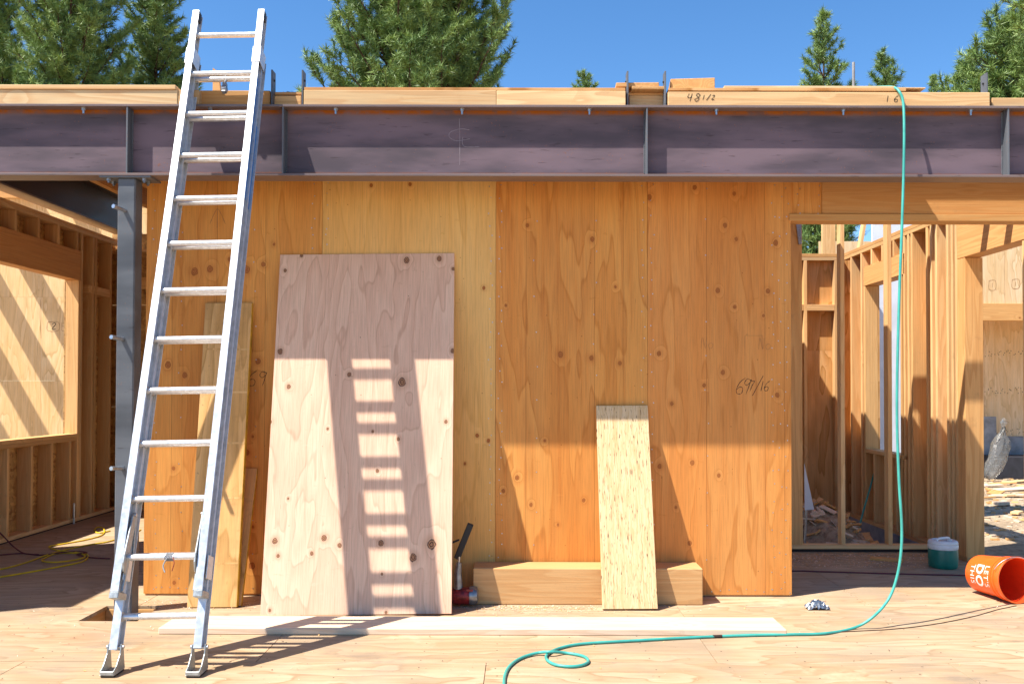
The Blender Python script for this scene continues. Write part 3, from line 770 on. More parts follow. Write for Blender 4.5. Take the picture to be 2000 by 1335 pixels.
strk = MB(); strokes(strk, [[(79, -585), (78, -620), (80, -660)]], .7, lambda a, c: P(a, -c, NW - .002)); strk.build('pencil_line', M['pencil'], nbw)

# ================================================================== RIGHT ROOM
RX = 3.74
pw = thing('partition_wall', (3.0, 8.0, 0), 'low plated stud partition at the back of the right opening, before the cooler', 'wall')
wbox('bottom_plate', M['stud'], pw, 1.9, RX - .002, 8.0, 8.089, .026, .064)
wbox('sill_strip', M['dark'], pw, 1.9, RX - .002, 8.004, 8.085, .0005, .0255, bev=0)
x1 = PXx(1567, 8.0); wbox('corner_post', M['fir'], pw, x1 - .14, x1, 8.0, 8.089, .065, 3.2)
for px in (1650, 1742):
    x = PXx(px, 8.0); wbox('stud', M['stud'], pw, x - .038, x, 8.0, 8.089, .065, 3.2)
wbox('top_plate', M['stud'], pw, 1.9, RX - .002, 8.0, 8.089, 3.201, 3.239)
b = MB(); xs1 = PXx(1566, 7.99)
b.prism([(xs1 - .05, 2.95), (xs1, 2.95), (xs1, 2.74), (xs1 - .025, 2.74)], 7.985, 7.997, lambda u, v, w: (u, w, v))
b.build('metal_strap', M['zinc'], pw)
# right wall, receding
rw = thing('framed_wall', (RX, 8.5, 0), 'sunlit stud wall with a window opening in the right room', 'wall')
RD = .14
def rstud(name, y, z0, z1, th=.038, mat='stud', dep=RD): return wbox(name, M[mat], rw, RX, RX + dep, y, y + th, z0, z1)
RT = 2.95
YB = 10.42
wbox('bottom_plate', M['stud'], rw, RX, RX + RD, 7.55, YB, .001, .039)
wbox('top_plate', M['stud'], rw, RX, RX + RD, 7.72, YB, RT, RT + .038)
wbox('top_plate', M['fir'], rw, RX - .001, RX + RD, 7.72, YB, RT + .0385, RT + .077)
for px, z1 in ((1664, RT), (1684, RT), (1690, 2.575)):
    y = Yat(px, RX); rstud('stud', y, .04, z1 - .001)
yw0, yw1 = Yat(1768, RX), Yat(1690, RX)
wbox('window_header', M['header'], rw, RX, RX + RD, yw0 + .002, yw1 + .036, 2.577, 2.785, bev=.003)
wbox('window_sill', M['stud'], rw, RX, RX + RD, yw0, yw1 - .001, .762, .80)
for y in np.linspace(yw0 + .25, yw1 - .2, 3): rstud('cripple_stud', y, 2.786, RT - .001)
for y in np.linspace(yw0 + .2, yw1 - .25, 2): rstud('cripple_stud', y, .04, .761)
for px, th, top in ((1762, .038, RT), (1768, .036, RT), (1776, .038, RT), (1783, .036, RT), (1813, .038, RT), (1821, .036, RT), (1831, .038, RT), (1853, .038, RT), (1862, .036, RT)):
    rstud('stud', Yat(px, RX), .04, top - .001, th)
yp = Yat(1885, RX)
rstud('corner_post', yp - .001, .0015, 2.562, .13, 'fir', .155)
rstud('stud', yp + .131, .04, RT - .001, .038)
# sheathing on the outside
M['ply2'] = ply('room_plywood', '#d8a468', '#e0b078', '#c08a4c')
for y0, y1, z0, z1 in ((7.55, yw0 - .003, -.05, 3.02), (yw0, yw1, -.05, .79), (yw0, yw1, 2.58, 3.02), (yw1 + .003, YB, -.05, 3.02)):
    wbox('plywood_sheet', M['ply2'], rw, RX + RD + .001 if y0 > 7.6 else RX + .157, RX + RD + .02, y0 if y0 > 7.6 else 7.72, y1 if y1 < YB - .01 else YB + .15, z0, z1, bev=0, grain=2)
# big header over the opening in that wall, coming towards the camera
wbox('opening_header', M['header'], rw, RX, RX + .15, 6.40, yp + .125, 2.566, 2.885, bev=.003)
wbox('jamb_post', M['stud'], rw, RX + .005, RX + .145, 6.56, 6.70, .0015, 2.564)
# back wall of the right room
rb = thing('framed_wall', (3.3, YB, 0), 'plywood backed stud bay at the back of the right room', 'wall')
wbox('bottom_plate', M['stud'], rb, 2.2, RX - .001, YB + .002, YB + .09, .001, .039)
wbox('top_plate', M['stud'], rb, 2.2, RX - .001, YB + .002, YB + .09, RT, RT + .038)
wbox('top_plate', M['fir'], rb, 2.2, RX - .001, YB + .001, YB + .09, RT + .0385, RT + .077)
for px in (1577, 1637):
    x = PXx(px, YB); wbox('stud', M['stud'], rb, x - .038, x, YB + .002, YB + .09, .04, RT - .001)
x = 2.62; wbox('stud', M['stud'], rb, x, x + .038, YB + .002, YB + .09, .04, RT - .001)
wbox('blocking', M['stud'], rb, PXx(1577, YB) + .001, PXx(1637, YB) - .039, YB + .002, YB + .09, PZ(605, YB), PZ(593, YB))
wbox('blocking', M['stud'], rb, 2.66, PXx(1577, YB) - .039, YB + .002, YB + .09, PZ(605, YB), PZ(593, YB))
wbox('plywood_sheet', M['ply2'], rb, 2.2, RX + RD, YB + .092, YB + .11, -.05, 1.9, bev=0, grain=2)
wbox('plywood_sheet', M['ply2'], rb, 2.2, RX + RD, YB + .092, YB + .11, 1.9006, 3.02, bev=0, grain=2)

# ---- neighbour house beyond, right
HY = 16.0
M['hply'] = ply('house_plywood', '#e6c292', '#eccca2', '#d2a870', contrast=.4, knotcol='#8a5a30', freq=9)
nh = thing('neighbour_house', (8, HY, GZ), 'unfinished plywood clad house beyond the right opening', 'house')
hx0, hx1 = PXx(1600, HY), 12.5
zb = PZ(593, HY, 1960)
xsn = [hx0, hx0 + .26, hx0 + .9, hx0 + 2.1, PXx(1920, HY) + .4, PXx(1920, HY) + 1.62, hx1]
for a, c in zip(xsn[:-1], xsn[1:]):
    wbox('plywood_sheet', M['hply'], nh, a + .003, c - .003, HY, HY + .018, zb + .002, 4.1, bev=.001, grain=2)
wbox('beam', M['fir'], nh, hx0 + 1.5, hx1, HY - .05, HY + .12, PZ(626, HY, 1960), zb, bev=.003)
# recessed lower storey
wbox('soffit', M['ply2'], nh, hx0 + 1.5, hx1, HY + .13, HY + 2.2, zb - .05, zb - .03, bev=0)
for a, c in ((hx0 + 1.5, PXx(1922, HY + 1.4)), (PXx(1922, HY + 1.4), PXx(1922, HY + 1.4) + 1.22), (PXx(1922, HY + 1.4) + 1.223, hx1)):
    wbox('plywood_sheet', M['hply'], nh, a + .002, c - .002, HY + 1.4, HY + 1.418, .55, zb - .052, bev=.001, grain=2)
wbox('concrete_base', M['concrete'], nh, hx0 + 1.5, hx1, HY + 1.3, HY + 1.6, GZ - .1, .548, bev=.01)
wbox('ledge', M['fir'], nh, PXx(1922, HY) + .0, PXx(1950, HY) + .3, HY + .9, HY + 1.38, zb - .16, zb - .06, bev=.003)
p = P(1947, 678, HY)
b = MB()
for (x0, y0, x1_, y1) in ((1932, 548, 1944, 565), (1977, 546, 1990, 562)):
    strokes(b, [[(x0, -y0), (x1_, -y0), (x1_, -y1), (x0, -y1), (x0, -y0)], [((x0 + x1_) / 2, -y0 - 4), ((x0 + x1_) / 2, -y1 + 4)]], 1.0, lambda a, c: P(a, -c, HY - .002))
tag(b.build('stamp', M['pencil'], nh), kind='stuff')
rn = random.Random(8); b = MB()
for k in range(26):
    for row in (690, 762, 843):
        nail(b, 1926 + k * 3.4 + rn.uniform(-3, 3), row + rn.uniform(-6, 6), HY + 1.398, .009)
tag(b.build('nail_heads', M['ink'], nh), kind='stuff')
# leaning pale boards / brace up on the back wall seen over the plate
tag(wbox('upright_board', M['stud'], None, PXx(1607, 11.2), PXx(1633, 11.2), 11.2, 11.24, GZ, PZ(400, 11.2)), 'pale upright board behind the back wall beside the dark tree gap', 'board')
a = P(1668, 545, 11.0); c = P(1690, 420, 11.0)
mid = (a + c) / 2; d = c - a
tag(plank('diagonal_brace', M['stud'], None, mid, d.length + .6, .09, .038, d, (0, -1, 0)), 'slanted brace board behind the right room top plate', 'board')
tag(wbox('insulation_panel', M['foam'], None, PXx(1705, 11.6), PXx(1705, 11.6) + .9, 11.6, 11.64, GZ, PZ(430, 11.6), bev=.003), 'white panel seen through the window opening of the right room', 'panel')
tag(wbox('insulation_panel', M['foam'], None, PXx(1705, 11.6) + .905, PXx(1705, 11.6) + 1.35, 11.62, 11.66, GZ, PZ(438, 11.6), bev=.003), 'second white panel beside the first, glimpsed behind the green hose', 'panel')

wbox('concrete_footing', M['concrete'], rb, 2.2, RX + RD, YB + .004, YB + .2, GZ - .1, -.001, bev=.004)
wbox('concrete_footing', M['concrete'], rw, RX - .004, RX + RD + .01, 8.1, YB + .003, GZ - .1, .0005, bev=.004)

# ================================================================== LADDER
LEAN = R(19.6)
LROT = Matrix.Rotation(R(-1.1), 3, 'Y') @ Matrix.Rotation(-LEAN, 3, 'X')
lad = thing('extension_ladder', (-1.853, 4.515, .012), 'aluminium extension ladder leaning on the steel beam at the left', 'ladder', rot=LROT)
LM = W[lad.name]
HWID = .2135                                   # half distance between rail centres
def rail(name, xc, y0, y1, z0, z1, outer):
    b = MB(); fw = .0212
    b.box(xc - fw, xc + fw, y0, y0 + .005, z0, z1); b.box(xc - fw, xc + fw, y1 - .005, y1, z0, z1)
    b.box(xc - .002, xc + .002, y0 + .005, y1 - .005, z0, z1)
    for yy in (y0 + .022, y0 + .046): b.box(xc - .0055, xc + .0055, yy, yy + .006, z0 + .002, z1 - .002)
    return b.build(name, M['alu'], lad, LM, bev=.0012)
FY0, FY1, QY0, QY1 = -.075, -.004, .0, .071
ZF0, ZF1, ZB1 = .40, 4.125, 3.80
rails = {}
for s in (-1, 1):
    rails[('f', s)] = rail('fly_rail', s * HWID, FY0, FY1, ZF0, ZF1, s)
    rails[('b', s)] = rail('base_rail', s * HWID, QY0, QY1, .12, ZB1, s)
    for (y0, y1, z) in ((FY0, FY1, ZF1), (QY0, QY1, ZB1)):
        b = MB(); b.box(s * HWID - .016, s * HWID + .016, y0 + .0055, y1 - .0055, z - .06, z + .012)
        b.build('end_cap', M['black'], rails[('f', s)] if y0 < -.01 else rails[('b', s)], LM, bev=.004)
    # guide brackets
    b = MB(); z = ZB1 - .03
    b.box(s * HWID - .026, s * HWID + .026, FY0 - .004, FY0 - .0005, z - .07, z + .05)
    for e in (-1, 1): b.box(s * HWID + e * .0255 - .0015, s * HWID + e * .0255 + .0015, FY0 - .0005, QY0 + .03, z - .07, z + .05)
    b.build('guide_bracket', M['alu'], lad, LM, bev=.001)
    b = MB(); z = ZF0
    b.box(s * HWID - .024, s * HWID + .024, FY0 - .003, QY0 + .025, z - .035, z - .001)
    b.build('fly_stop', M['cast'], lad, LM, bev=.003)
    b = MB(); z = ZF0 + .06
    b.box(s * HWID + .0215, s * HWID + .028, FY0 + .02, QY0 + .03, z, z + .12)
    b.build('lower_guide', M['alu'], lad, LM, bev=.002)
# rungs
def rung(z, y, name):
    b = MB(); r = .0180
    prof = []
    for k in range(14):
        a = 2 * math.pi * k / 14
        prof.append((math.cos(a) * r * 1.15, max(math.sin(a) * r, -r * .75) if True else 0))
    ca, sa = math.cos(LEAN), math.sin(LEAN)
    prof = [(u * ca - v * sa, u * sa + v * ca) for u, v in prof]      # flat tread level
    b.prism(prof, -HWID + .003, HWID - .003, lambda u, v, w: (w, y + u, z + v))
    o = b.build(name, M['alurung'], lad, LM, smooth=40)
    for s in (-1, 1):
        for (a_, c_, r_) in ((HWID - .014, HWID - .003, .023), (HWID + .001, HWID + .007, .016)):
            f = MB(); f.tube([(s * a_, y, z), (s * c_, y, z)], r_, 14)
            f.build('rung_collar', M['cast'], o, LM, smooth=40)
    return o
for k in range(12): rung(.575 + .3065 * k, (FY0 + FY1) / 2, 'fly_rung')
for k in range(12): rung(.285 + .3065 * k, (QY0 + QY1) / 2, 'base_rung')
# rung locks
for s in (-1, 1):
    b = MB(); x0 = s * (HWID - .030); th = .009
    outl = [(-.072, .50), (-.040, .36 + .12), (-.030, .59), (-.014, .70), (-.006, .80), (-.030, .815), (-.052, .79), (-.075, .66), (-.088, .585), (-.090, .54)]
    b.prism(outl, x0 - th / 2, x0 + th / 2, lambda u, v, w: (w, u, v))
    lk = b.build('rung_lock', M['cast'], lad, LM, bev=.002)
    b = MB(); b.prism([(-.058, .40), (-.045, .40), (-.022, .55), (-.038, .58)], x0 - .006, x0 + .006, lambda u, v, w: (w, u, v)); b.build('lock_finger', M['cast'], lk, LM, bev=.002)
    b = MB(); b.prism([(.010, .575), (.022, .565), (-.004, .80), (-.016, .79)], x0 - .006, x0 + .006, lambda u, v, w: (w, u, v)); b.build('lock_arm', M['cast'], lk, LM, bev=.002)
    b = MB(); b.prism([(-.03, .585), (.03, .590), (.03, .605), (-.03, .60)], x0 - .006, x0 + .006, lambda u, v, w: (w, u, v)); b.build('lock_arm', M['cast'], lk, LM, bev=.002)
    b = MB(); b.tube([(x0 - .012, -.03, .80), (x0 + .012, -.03, .80)], .010, 10); b.build('pivot', M['zinc'], lk, LM, smooth=40)
# feet: swivelling shoe
for s in (-1, 1):
    xc = s * HWID
    frot = LM.to_3x3()
    wp = LM @ Vector((xc, .035, .0))
    FM = Matrix.Translation((wp.x, wp.y, 0.0)) @ Matrix.Identity(4)
    b = MB()
    b.box(xc * 0 - .034, .034, -.058, .062, .000, .010)
    ft = b.build('foot', M['black'], lad, FM, bev=.003)
    b = MB()
    b.box(-.036, .036, -.062, .064, .0105, .016)
    for e in (-1, 1):
        b.prism([(-.062, .016), (.064, .016), (.060, .035), (.052, .10), (.046, .14), (.024, .145), (.012, .10), (-.03, .05), (-.060, .034)], e * .033 - .003, e * .033 + .003, lambda u, v, w: (w, u, v))
    b.box(-.033, .033, -.064, -.058, .016, .033)
    b.build('shoe_bracket', M['cast'], ft, FM, bev=.0015)
    b = MB(); b.tube([(-.044, .034, .128), (.044, .034, .128)], .010, 12)
    b.build('pivot_bolt', M['zinc'], ft, FM, smooth=40)
# pulley and rope remnants
b = MB(); zr = .285 + .3065 * 11 - .02
b.tube([(0.0, .03, zr + .01), (.0, .01, zr - .03)], .008, 8); b.box(-.012, .012, -.0, .03, zr - .10, zr - .03); b.tube([(-.016, .014, zr - .075), (.016, .014, zr - .075)], .022, 16)
b.build('pulley', M['greymetal'], lad, LM, bev=.001)
b = MB(); zr = .575
for k in range(5):
    a0 = .02 + k * .008
    b.tube([(a0 + .006 * math.sin(t * 2), (FY0 + FY1) / 2 + .020 * math.cos(t * 6.283 / 10), zr + .020 * math.sin(t * 6.283 / 10)) for t in range(11)], .0035, 6)
b.tube(spline([(.03, FY0 + .012, zr - .01), (.02, FY0, zr - .05), (.035, FY0 - .005, zr - .085)], 5), .0035, 6)
b.build('rope_knot', M['concrete'], lad, LM, smooth=60)
b = MB(); b.tube(spline([(.06, FY0 + .012, zr - .005), (.075, FY0, zr - .04), (.07, FY0 - .005, zr - .08)], 5), .002, 6)
b.build('rope_end', M['red'], lad, LM, smooth=60)
# blue label on the outside of the right rail
b = MB(); b.box(HWID + .0060, HWID + .0068, FY0 + .007, FY1 - .007, 2.72, 3.62); b.build('blue_label', M['blue'], rails[('f', 1)], LM)
b = MB(); b.box(HWID + .0060, HWID + .0068, QY0 + .006, QY1 - .006, 2.70, 3.3); b.build('blue_label', M['blue'], rails[('b', 1)], LM)

# ================================================================== BOARDS AGAINST THE WALL
def leaning(name, mat, pxb, yb, pyt, L, Wd, T, label, cat, xtop=None, wall_y=WY, grp=None):
    """board standing on the floor and leaning on the wall. pxb: (left,right) px at the bottom"""
    f0, f1 = F(pxb[0], yb), F(pxb[1], yb)
    Yb = (f0.y + f1.y) / 2
    ang = math.acos(min(1, max(0.05, (wall_y - .002 - Yb - T * .5) / L)))
    # front-bottom edge at Yb; up-vector
    up = Vector((0, math.cos(ang), math.sin(ang)))
    n = Vector((0, -math.sin(ang), math.cos(ang)))
    lo = Vector(((f0.x + f1.x) / 2, Yb, .0))
    dx = 0 if xtop is None else xtop
    upx = (up + Vector((dx / L, 0, 0))).normalized()
    back = Vector((0, math.sin(ang), -math.cos(ang)))
    c = lo + upx * (L / 2) + back * (T / 2) + Vector((0, 0, T * math.cos(ang)))
    return plank(name, mat, None, c, L, Wd, T, upx, (1, 0, 0), .0015), c, upx
# big pinkish plywood sheet
KS = [(557, 528, 4), (589, 499, 4), (794, 508, 7), (858, 505, 6), (885, 525, 4), (547, 686, 6), (682, 731, 5), (785, 746, 9), (564, 755, 5), (884, 685, 5), (871, 823, 4), (528, 823, 4), (537, 1056, 6), (543, 1085, 4), (633, 1050, 6), (609, 1080, 4), (663, 1064, 5), (744, 1060, 6), (843, 1062, 10), (807, 1088, 8), (778, 857, 4), (728, 842, 3), (527, 1191, 3), (754, 1195, 3), (746, 1120, 3), (737, 919, 4), (640, 837, 3), (563, 973, 2.5)]
Ls, Ws, Ts = 2.438, 1.219, .019
f0, f1 = F(505, 1199.5), F(888, 1202); Yb = (f0.y + f1.y) / 2
ang = math.acos((WY - .002 - Yb - Ts * .5) / Ls)
up = Vector((0, math.cos(ang), math.sin(ang))); lo = Vector((-1.057, Yb, 0))
upx = (up + Vector((-.012, 0, 0))).normalized()
cs = lo + upx * Ls / 2 + Vector((0, math.sin(ang), -math.cos(ang))) * Ts / 2 + Vector((0, 0, Ts * math.cos(ang)))
fm = frame(cs, upx, (1, 0, 0)); fi = fm.inverted()
kn = []
nrm = fm.to_3x3() @ Vector((0, 0, 1))
for px, py, r in KS:
    d = ray(px, py); o0 = Vector((0, 0, CAMZ)); pf = cs - nrm * Ts / 2
    t = (pf - o0).dot(nrm) / d.dot(nrm); q = fi @ (o0 + d * t); kn.append((q.x, q.y, r * .85 / 292.0))
M['pink'] = ply('pink_plywood', '#eac5a8', '#e4bb9e', '#d0a084', knots=kn, seed=41.0, randoff=False, gx=.5, gy=2.4, freq=10, contrast=.34, patch='#b5825c', knotcol='#4a3026')
tag(plank('leaning_plywood', M['pink'], None, cs, Ls, Ws, Ts, upx, (1, 0, 0), .0012), 'large pinkish plywood sheet with dark knots leaning on the wall, crossed by the ladder shadow', 'plywood sheet')
# LVL board behind the ladder with yellow edge
M['formply'] = ply('form_plywood', '#e2b070', '#e8bc7e', '#b88848', contrast=.5, dirt=('#94703f', .4), freq=9)
o, c, u = leaning('form_board', M['formply'], (365, 462), 1187, 598, 2.06, .325, .040, '', 'board', xtop=-.015)
tag(o, 'weathered narrow board with a yellow edge leaning behind the ladder', 'board')
ym = frame(c, u, (1, 0, 0))
ye = bpy.data.objects.new('yellow_edge', box_mesh(2.058, .0015, .0385, M['yellow'], 0)); link(ye, o, ym @ Matrix.Translation((0, .1634, 0)))
for k in (-.75, -.32, .05, .4, .7):
    q = bpy.data.objects.new('form_mark', box_mesh(.012, .32, .0006, M['formply'], 0)); link(q, o, ym @ Matrix.Translation((k, 0, -.0203)) @ Matrix.Rotation(.02 * k, 4, 'Z'))
o, c, u = leaning('form_board', M['formply'], (400, 470), 1184, 955, .93, .24, .025, '', 'board', xtop=.012)
tag(o, 'short second board tucked behind the yellow edged board', 'board')
ym = frame(c, u, (1, 0, 0))
ye = bpy.data.objects.new('yellow_edge', box_mesh(.928, .0015, .0235, M['yellow'], 0)); link(ye, o, ym @ Matrix.Translation((0, .1208, 0)))
# strand lumber board
o, c, u = leaning('strand_lumber_board', M['lsl'], (1177, 1285), 1192, 797, 1.37, .359, .045, '', 'board', xtop=-.012)
tag(o, 'pale strand lumber board with dark flecks leaning against the timber block', 'board')
# timber block on the floor against the wall
fb = F(925, 1180).y
bx0, bx1 = F(925, 1175).x, F(1373, 1181).x
tag(wbox('timber_beam', M['block'], None, bx0, bx1, fb, WY - .02, .001, .243, bev=.005), 'short thick timber lying on the floor along the wall', 'timber')
# long floor board
fy = F(1000, 1240).y; a = F(306, 1240); c = F(1534, 1239)
x0, x1 = a.x, c.x
tag(plank('floor_plank', M['pale'], None, ((x0 + x1) / 2, fy + .143, .0195), x1 - x0, .286, .038, (1, -.004, 0), (.004, 1, 0), .004), 'long pale plank lying flat on the floor before the leaning sheet', 'board')

# ================================================================== SMALL OBJECTS
# cooler jug
cb = F(1842, 1107); ck = thing('drink_cooler', (cb.x, cb.y, 0), 'round green drink cooler with a white lid on the shaded floor', 'cooler')
cs_ = .113
b = MB(); b.lathe([(0, 0), (.098, 0), (.107, .008), (.112, .03), (.114, .08), (.113, .13), (.110, .152), (0, .152)], 40)
b.build('body', M['green'], ck, Matrix.Translation((cb.x, cb.y, 0)), smooth=40)
b = MB(); b.lathe([(0, .153), (.112, .153), (.115, .158), (.115, .186), (.112, .190), (.114, .194), (.114, .206), (.108, .218), (.095, .224), (.085, .224), (.08, .214), (0, .214)], 40)
lid = b.build('lid', M['white'], ck, Matrix.Translation((cb.x, cb.y, 0)), smooth=40)
b = MB(); pts = [(-.075, 0, .222), (-.07, 0, .231), (-.04, 0, .236), (.04, 0, .236), (.07, 0, .231), (.075, 0, .222)]
b.tube(spline(pts, 4), .011, 8); b.build('handle', M['white'], lid, Matrix.Translation((cb.x, cb.y, 0)) @ Matrix.Rotation(.5, 4, 'Z'), smooth=50)
b = MB(); b.tube([(.04, -.03, .214), (.04, -.03, .232)], .018, 14); b.build('spout_cap', M['white'], lid, Matrix.Translation((cb.x, cb.y, 0)), smooth=50)
# bucket
ax = Vector((.20, -.97, .045)).normalized()
oc = P(1988, 1130, 6.08); Lb, r0, r1 = .365, .128, .149
base = oc - ax * Lb; 
base.z = r0 + .006; oc.z = r1 + .010; ax = (oc - base).normalized(); base = oc - ax * Lb
upv = Vector((0, 0, 1)); ex = ax.cross(upv).normalized(); ez = ex.cross(ax).normalized()
# local frame of the bucket: z = axis, x = direction of the print (towards the camera side)
view = (Vector((0, 0, CAMZ)) - (base + oc) / 2); view = (view - ax * view.dot(ax)).normalized()
BXx = view; BYy = ax.cross(BXx)
BM = Matrix((BXx, BYy, ax)).transposed().to_4x4(); BM.translation = base
bk = thing('bucket', (base.x, base.y, 0), 'orange plastic bucket lying on its side at the right edge', 'bucket')
def br(z): return r0 + (r1 - r0) * z / Lb
b = MB(); b.lathe([(0, .0), (.118, .0), (.124, .004), (r0, .012), (br(.27), .27), (br(.27) + .006, .272), (br(.28) + .006, .279), (br(.28), .281), (br(.30), .30), (br(.30) + .006, .302), (br(.31) + .006, .309), (br(.31), .311), (br(.335), .335), (br(.335) + .007, .337), (r1 + .008, .362), (r1 + .005, Lb), (r1 - .002, Lb)], 56)
b.build('body', M['orange'], bk, BM, smooth=35)
b = MB(); b.lathe([(r1 - .002, Lb - .0005), (r1 - .004, .355), (br(.3) - .003, .30), (r0 - .003, .012), (0, .010)], 56)
b.build('inside', M['orangein'], bk, BM, smooth=35)
b = MB(); hp = []
for k in range(25):
    a = math.pi * k / 24
    hp.append((.160 * math.cos(a) * .0 + .16 * math.sin(a) * .95 * -1, .163 * math.cos(a), .325 + .05 * math.sin(a)))
hm = BM @ Matrix.Rotation(R(75), 4, 'Z')
b.tube(hp, .0025, 8); b.build('wire_handle', M['zinc'], bk, hm, smooth=50)
def text_mesh(txt, size, bold=.0):
    cu = bpy.data.curves.new('t', 'FONT'); cu.body = txt; cu.size = size; cu.offset = bold; cu.align_x = 'CENTER'; cu.space_character = 1.12
    ob = bpy.data.objects.new('t', cu); me = bpy.data.meshes.new_from_object(ob)
    bm = bmesh.new(); bm.from_mesh(me)
    bmesh.ops.triangulate(bm, faces=bm.faces[:])
    for _ in range(3):
        es = [e for e in bm.edges if e.calc_length() > .012]
        if es: bmesh.ops.subdivide_edges(bm, edges=es, cuts=1); bmesh.ops.triangulate(bm, faces=bm.faces[:])
    bm.to_mesh(me); bm.free(); bpy.data.objects.remove(ob); bpy.data.curves.remove(cu)
    return me
for txt, size, zc, bold in (("LET'S", .062, .212, .0), ('DO', .098, .128, .0028), ('THIS', .062, .066, .0)):
    me = text_mesh(txt, size, bold)
    for v in me.vertices:
        z = zc + v.co.y; a = v.co.x / br(z) + R(6); r = br(z) + .0009
        v.co = (r * math.cos(a), r * math.sin(a), z)
    me.materials.clear(); me.materials.append(M['paint_w'])
    link(bpy.data.objects.new('lettering', me), bk, BM)
me = text_mesh('H', .05, .002)
for v in me.vertices:
    z = .21 + v.co.y * .9; a = v.co.x / br(z) + R(78); r = br(z) + .0009
    v.co = (r * math.cos(a), r * math.sin(a), z)
me.materials.clear(); me.materials.append(M['ink'])
link(bpy.data.objects.new('marker_scrawl', me), bk, BM)
# nail gun half behind the sheet
gx = F(905, 1180); gY = 5.98
ng = thing('nail_gun', (F(905, 1180).x, gY, 0), 'worn red and grey nail gun with black magazine behind the leaning sheet', 'nail gun')
def gp(px, py, Y=gY): return P(px, py, Y)
b = MB(); c0, c1 = gp(893, 1163), gp(931, 1162); c0.z = max(c0.z, .064); c1.z = max(c1.z, .064)
b.tube([c0 - Vector((.04, 0, 0)), c0, c1 - Vector((.008, 0, 0))], [.05, .058, .058], 20); b.build('motor_housing', M['red'], ng, smooth=40)
b = MB(); b.tube([c1 - Vector((.05, .0, 0)), c1 - Vector((.046, 0, 0)), c1 - Vector((.012, 0, 0)), c1 + Vector((.004, 0, 0)), c1 + Vector((.010, 0, 0))], [.054, .061, .061, .052, .03], 20); b.build('cylinder_cap', M['greymetal'], ng, smooth=35)
b = MB(); b.tube([gp(895, 1150), gp(894, 1120), gp(896, 1098)], [.032, .026, .020], 14); b.build('grip', M['greymetal'], ng, smooth=40)
b = MB(); b.tube([gp(896, 1098), gp(897, 1086)], .008, 10); b.build('air_fitting', M['zinc'], ng, smooth=40)
a = gp(893, 1088); c = gp(918, 1026); d = c - a
plank('magazine', M['black'], ng, (a + c) / 2 + Vector((0, .02, 0)), d.length + .02, .042, .05, d, (1, 0, 0), .004)
a = gp(890, 1060); c = gp(899, 1052); plank('magazine_latch', M['black'], ng, (a + c) / 2 + Vector((-.015, .0, 0)), .05, .012, .02, (1, 0, .4), (0, 0, 1), .003)
plank('label_plate', M['red'], ng, gp(917, 1152, gY - .058), .045, .014, .004, (1, 0, 0), (0, 0, 1), .001)
# crumpled foil
fo = F(1597, 1190); rn = random.Random(11)
b = MB(); nu, nv = 14, 9
for i in range(nu + 1):
    for j in range(nv + 1):
        u = i / nu - .5; v = j / nv - .5
        b.v.append((fo.x + u * .145 + rn.uniform(-.004, .004), fo.y + .02 + v * .08, .004 + max(0, (.052 * math.cos(u * 2.6) * math.cos(v * 2.7)) + rn.uniform(-.013, .013))))
for i in range(nu):
    for j in range(nv):
        q = i * (nv + 1) + j; b.f.append((q, q + nv + 1, q + nv + 2, q + 1)); b.m.append(0)
tag(b.build('crumpled_foil', M['foil'], None), 'crumpled silver foil lying on the sunlit floor', 'foil')

# hose and cords
def hose_pts():
    p = [P(1690, 171.5, NY + .25), P(1725, 170, NY + .10), P(1746, 171, NY + .015), P(1757, 180, NY - .03), P(1764, 200, BY0 - .03)]
    for px, py, Y in ((1766, 250, 5.69), (1765, 330, 5.67), (1762, 430, 5.64), (1757, 560, 5.61), (1753, 700, 5.58), (1752, 820, 5.56), (1756, 940, 5.54), (1761, 1020, 5.53), (1760, 1075, 5.52), (1752, 1125, 5.50), (1736, 1168, 5.48), (1706, 1203, 5.43)): p.append(P(px, py, Y))
    r = .0095
    for px, py in ((1668, 1225), (1610, 1236), (1540, 1238), (1450, 1240), (1350, 1244), (1240, 1250), (1140, 1256), (1095, 1264), (1070, 1276), (1068, 1287), (1085, 1297), (1115, 1300.5), (1140, 1297), (1149, 1289), (1138, 1280), (1105, 1274)):
        q = F(px, py, r); p.append(q)
    for px, py, z in ((1075, 1272, .026), (1050, 1274, .014), (1020, 1283, r), (998, 1297, r), (987, 1315, r), (984, 1340, r), (984, 1400, r), (990, 1480, r)): p.append(F(px, py, z))
    return p
b = MB(); b.tube(spline(hose_pts(), 7), .0084, 10)
hz = b.build('air_hose', M['hose'], None, smooth=60)
tag(hz, 'teal air hose hanging from the deck and looping on the floor', 'hose')
q0, q1 = F(1392, 1242, .0095), F(1410, 1241.5, .0095)
b = MB(); b.tube([q0, q1], .0095, 10); b.build('tape_band', M['ink'], hz, smooth=60)
def cord(name, mat, pts, r, label, cat='cord', zs=None):
    b = MB(); b.tube(spline([F(px, py, r + (zs[i] if zs else 0)) for i, (px, py) in enumerate(pts)], 6), r, 7)
    return tag(b.build(name, M[mat], None, smooth=60), label, cat)
cord('thin_cable', 'cord_b', [(1540, 1238), (1590, 1236), (1660, 1232), (1750, 1227), (1830, 1217), (1900, 1203), (1950, 1189), (1985, 1182)], .0028, 'thin brown cord curving over the sunlit floor to the bucket')
cord('extension_cable', 'cord_r', [(1400, 1116), (1545, 1114), (1590, 1115), (1660, 1117), (1730, 1119), (1800, 1121), (1860, 1122), (1930, 1124)], .0055, 'dark red cord lying straight across the shaded floor at the right')
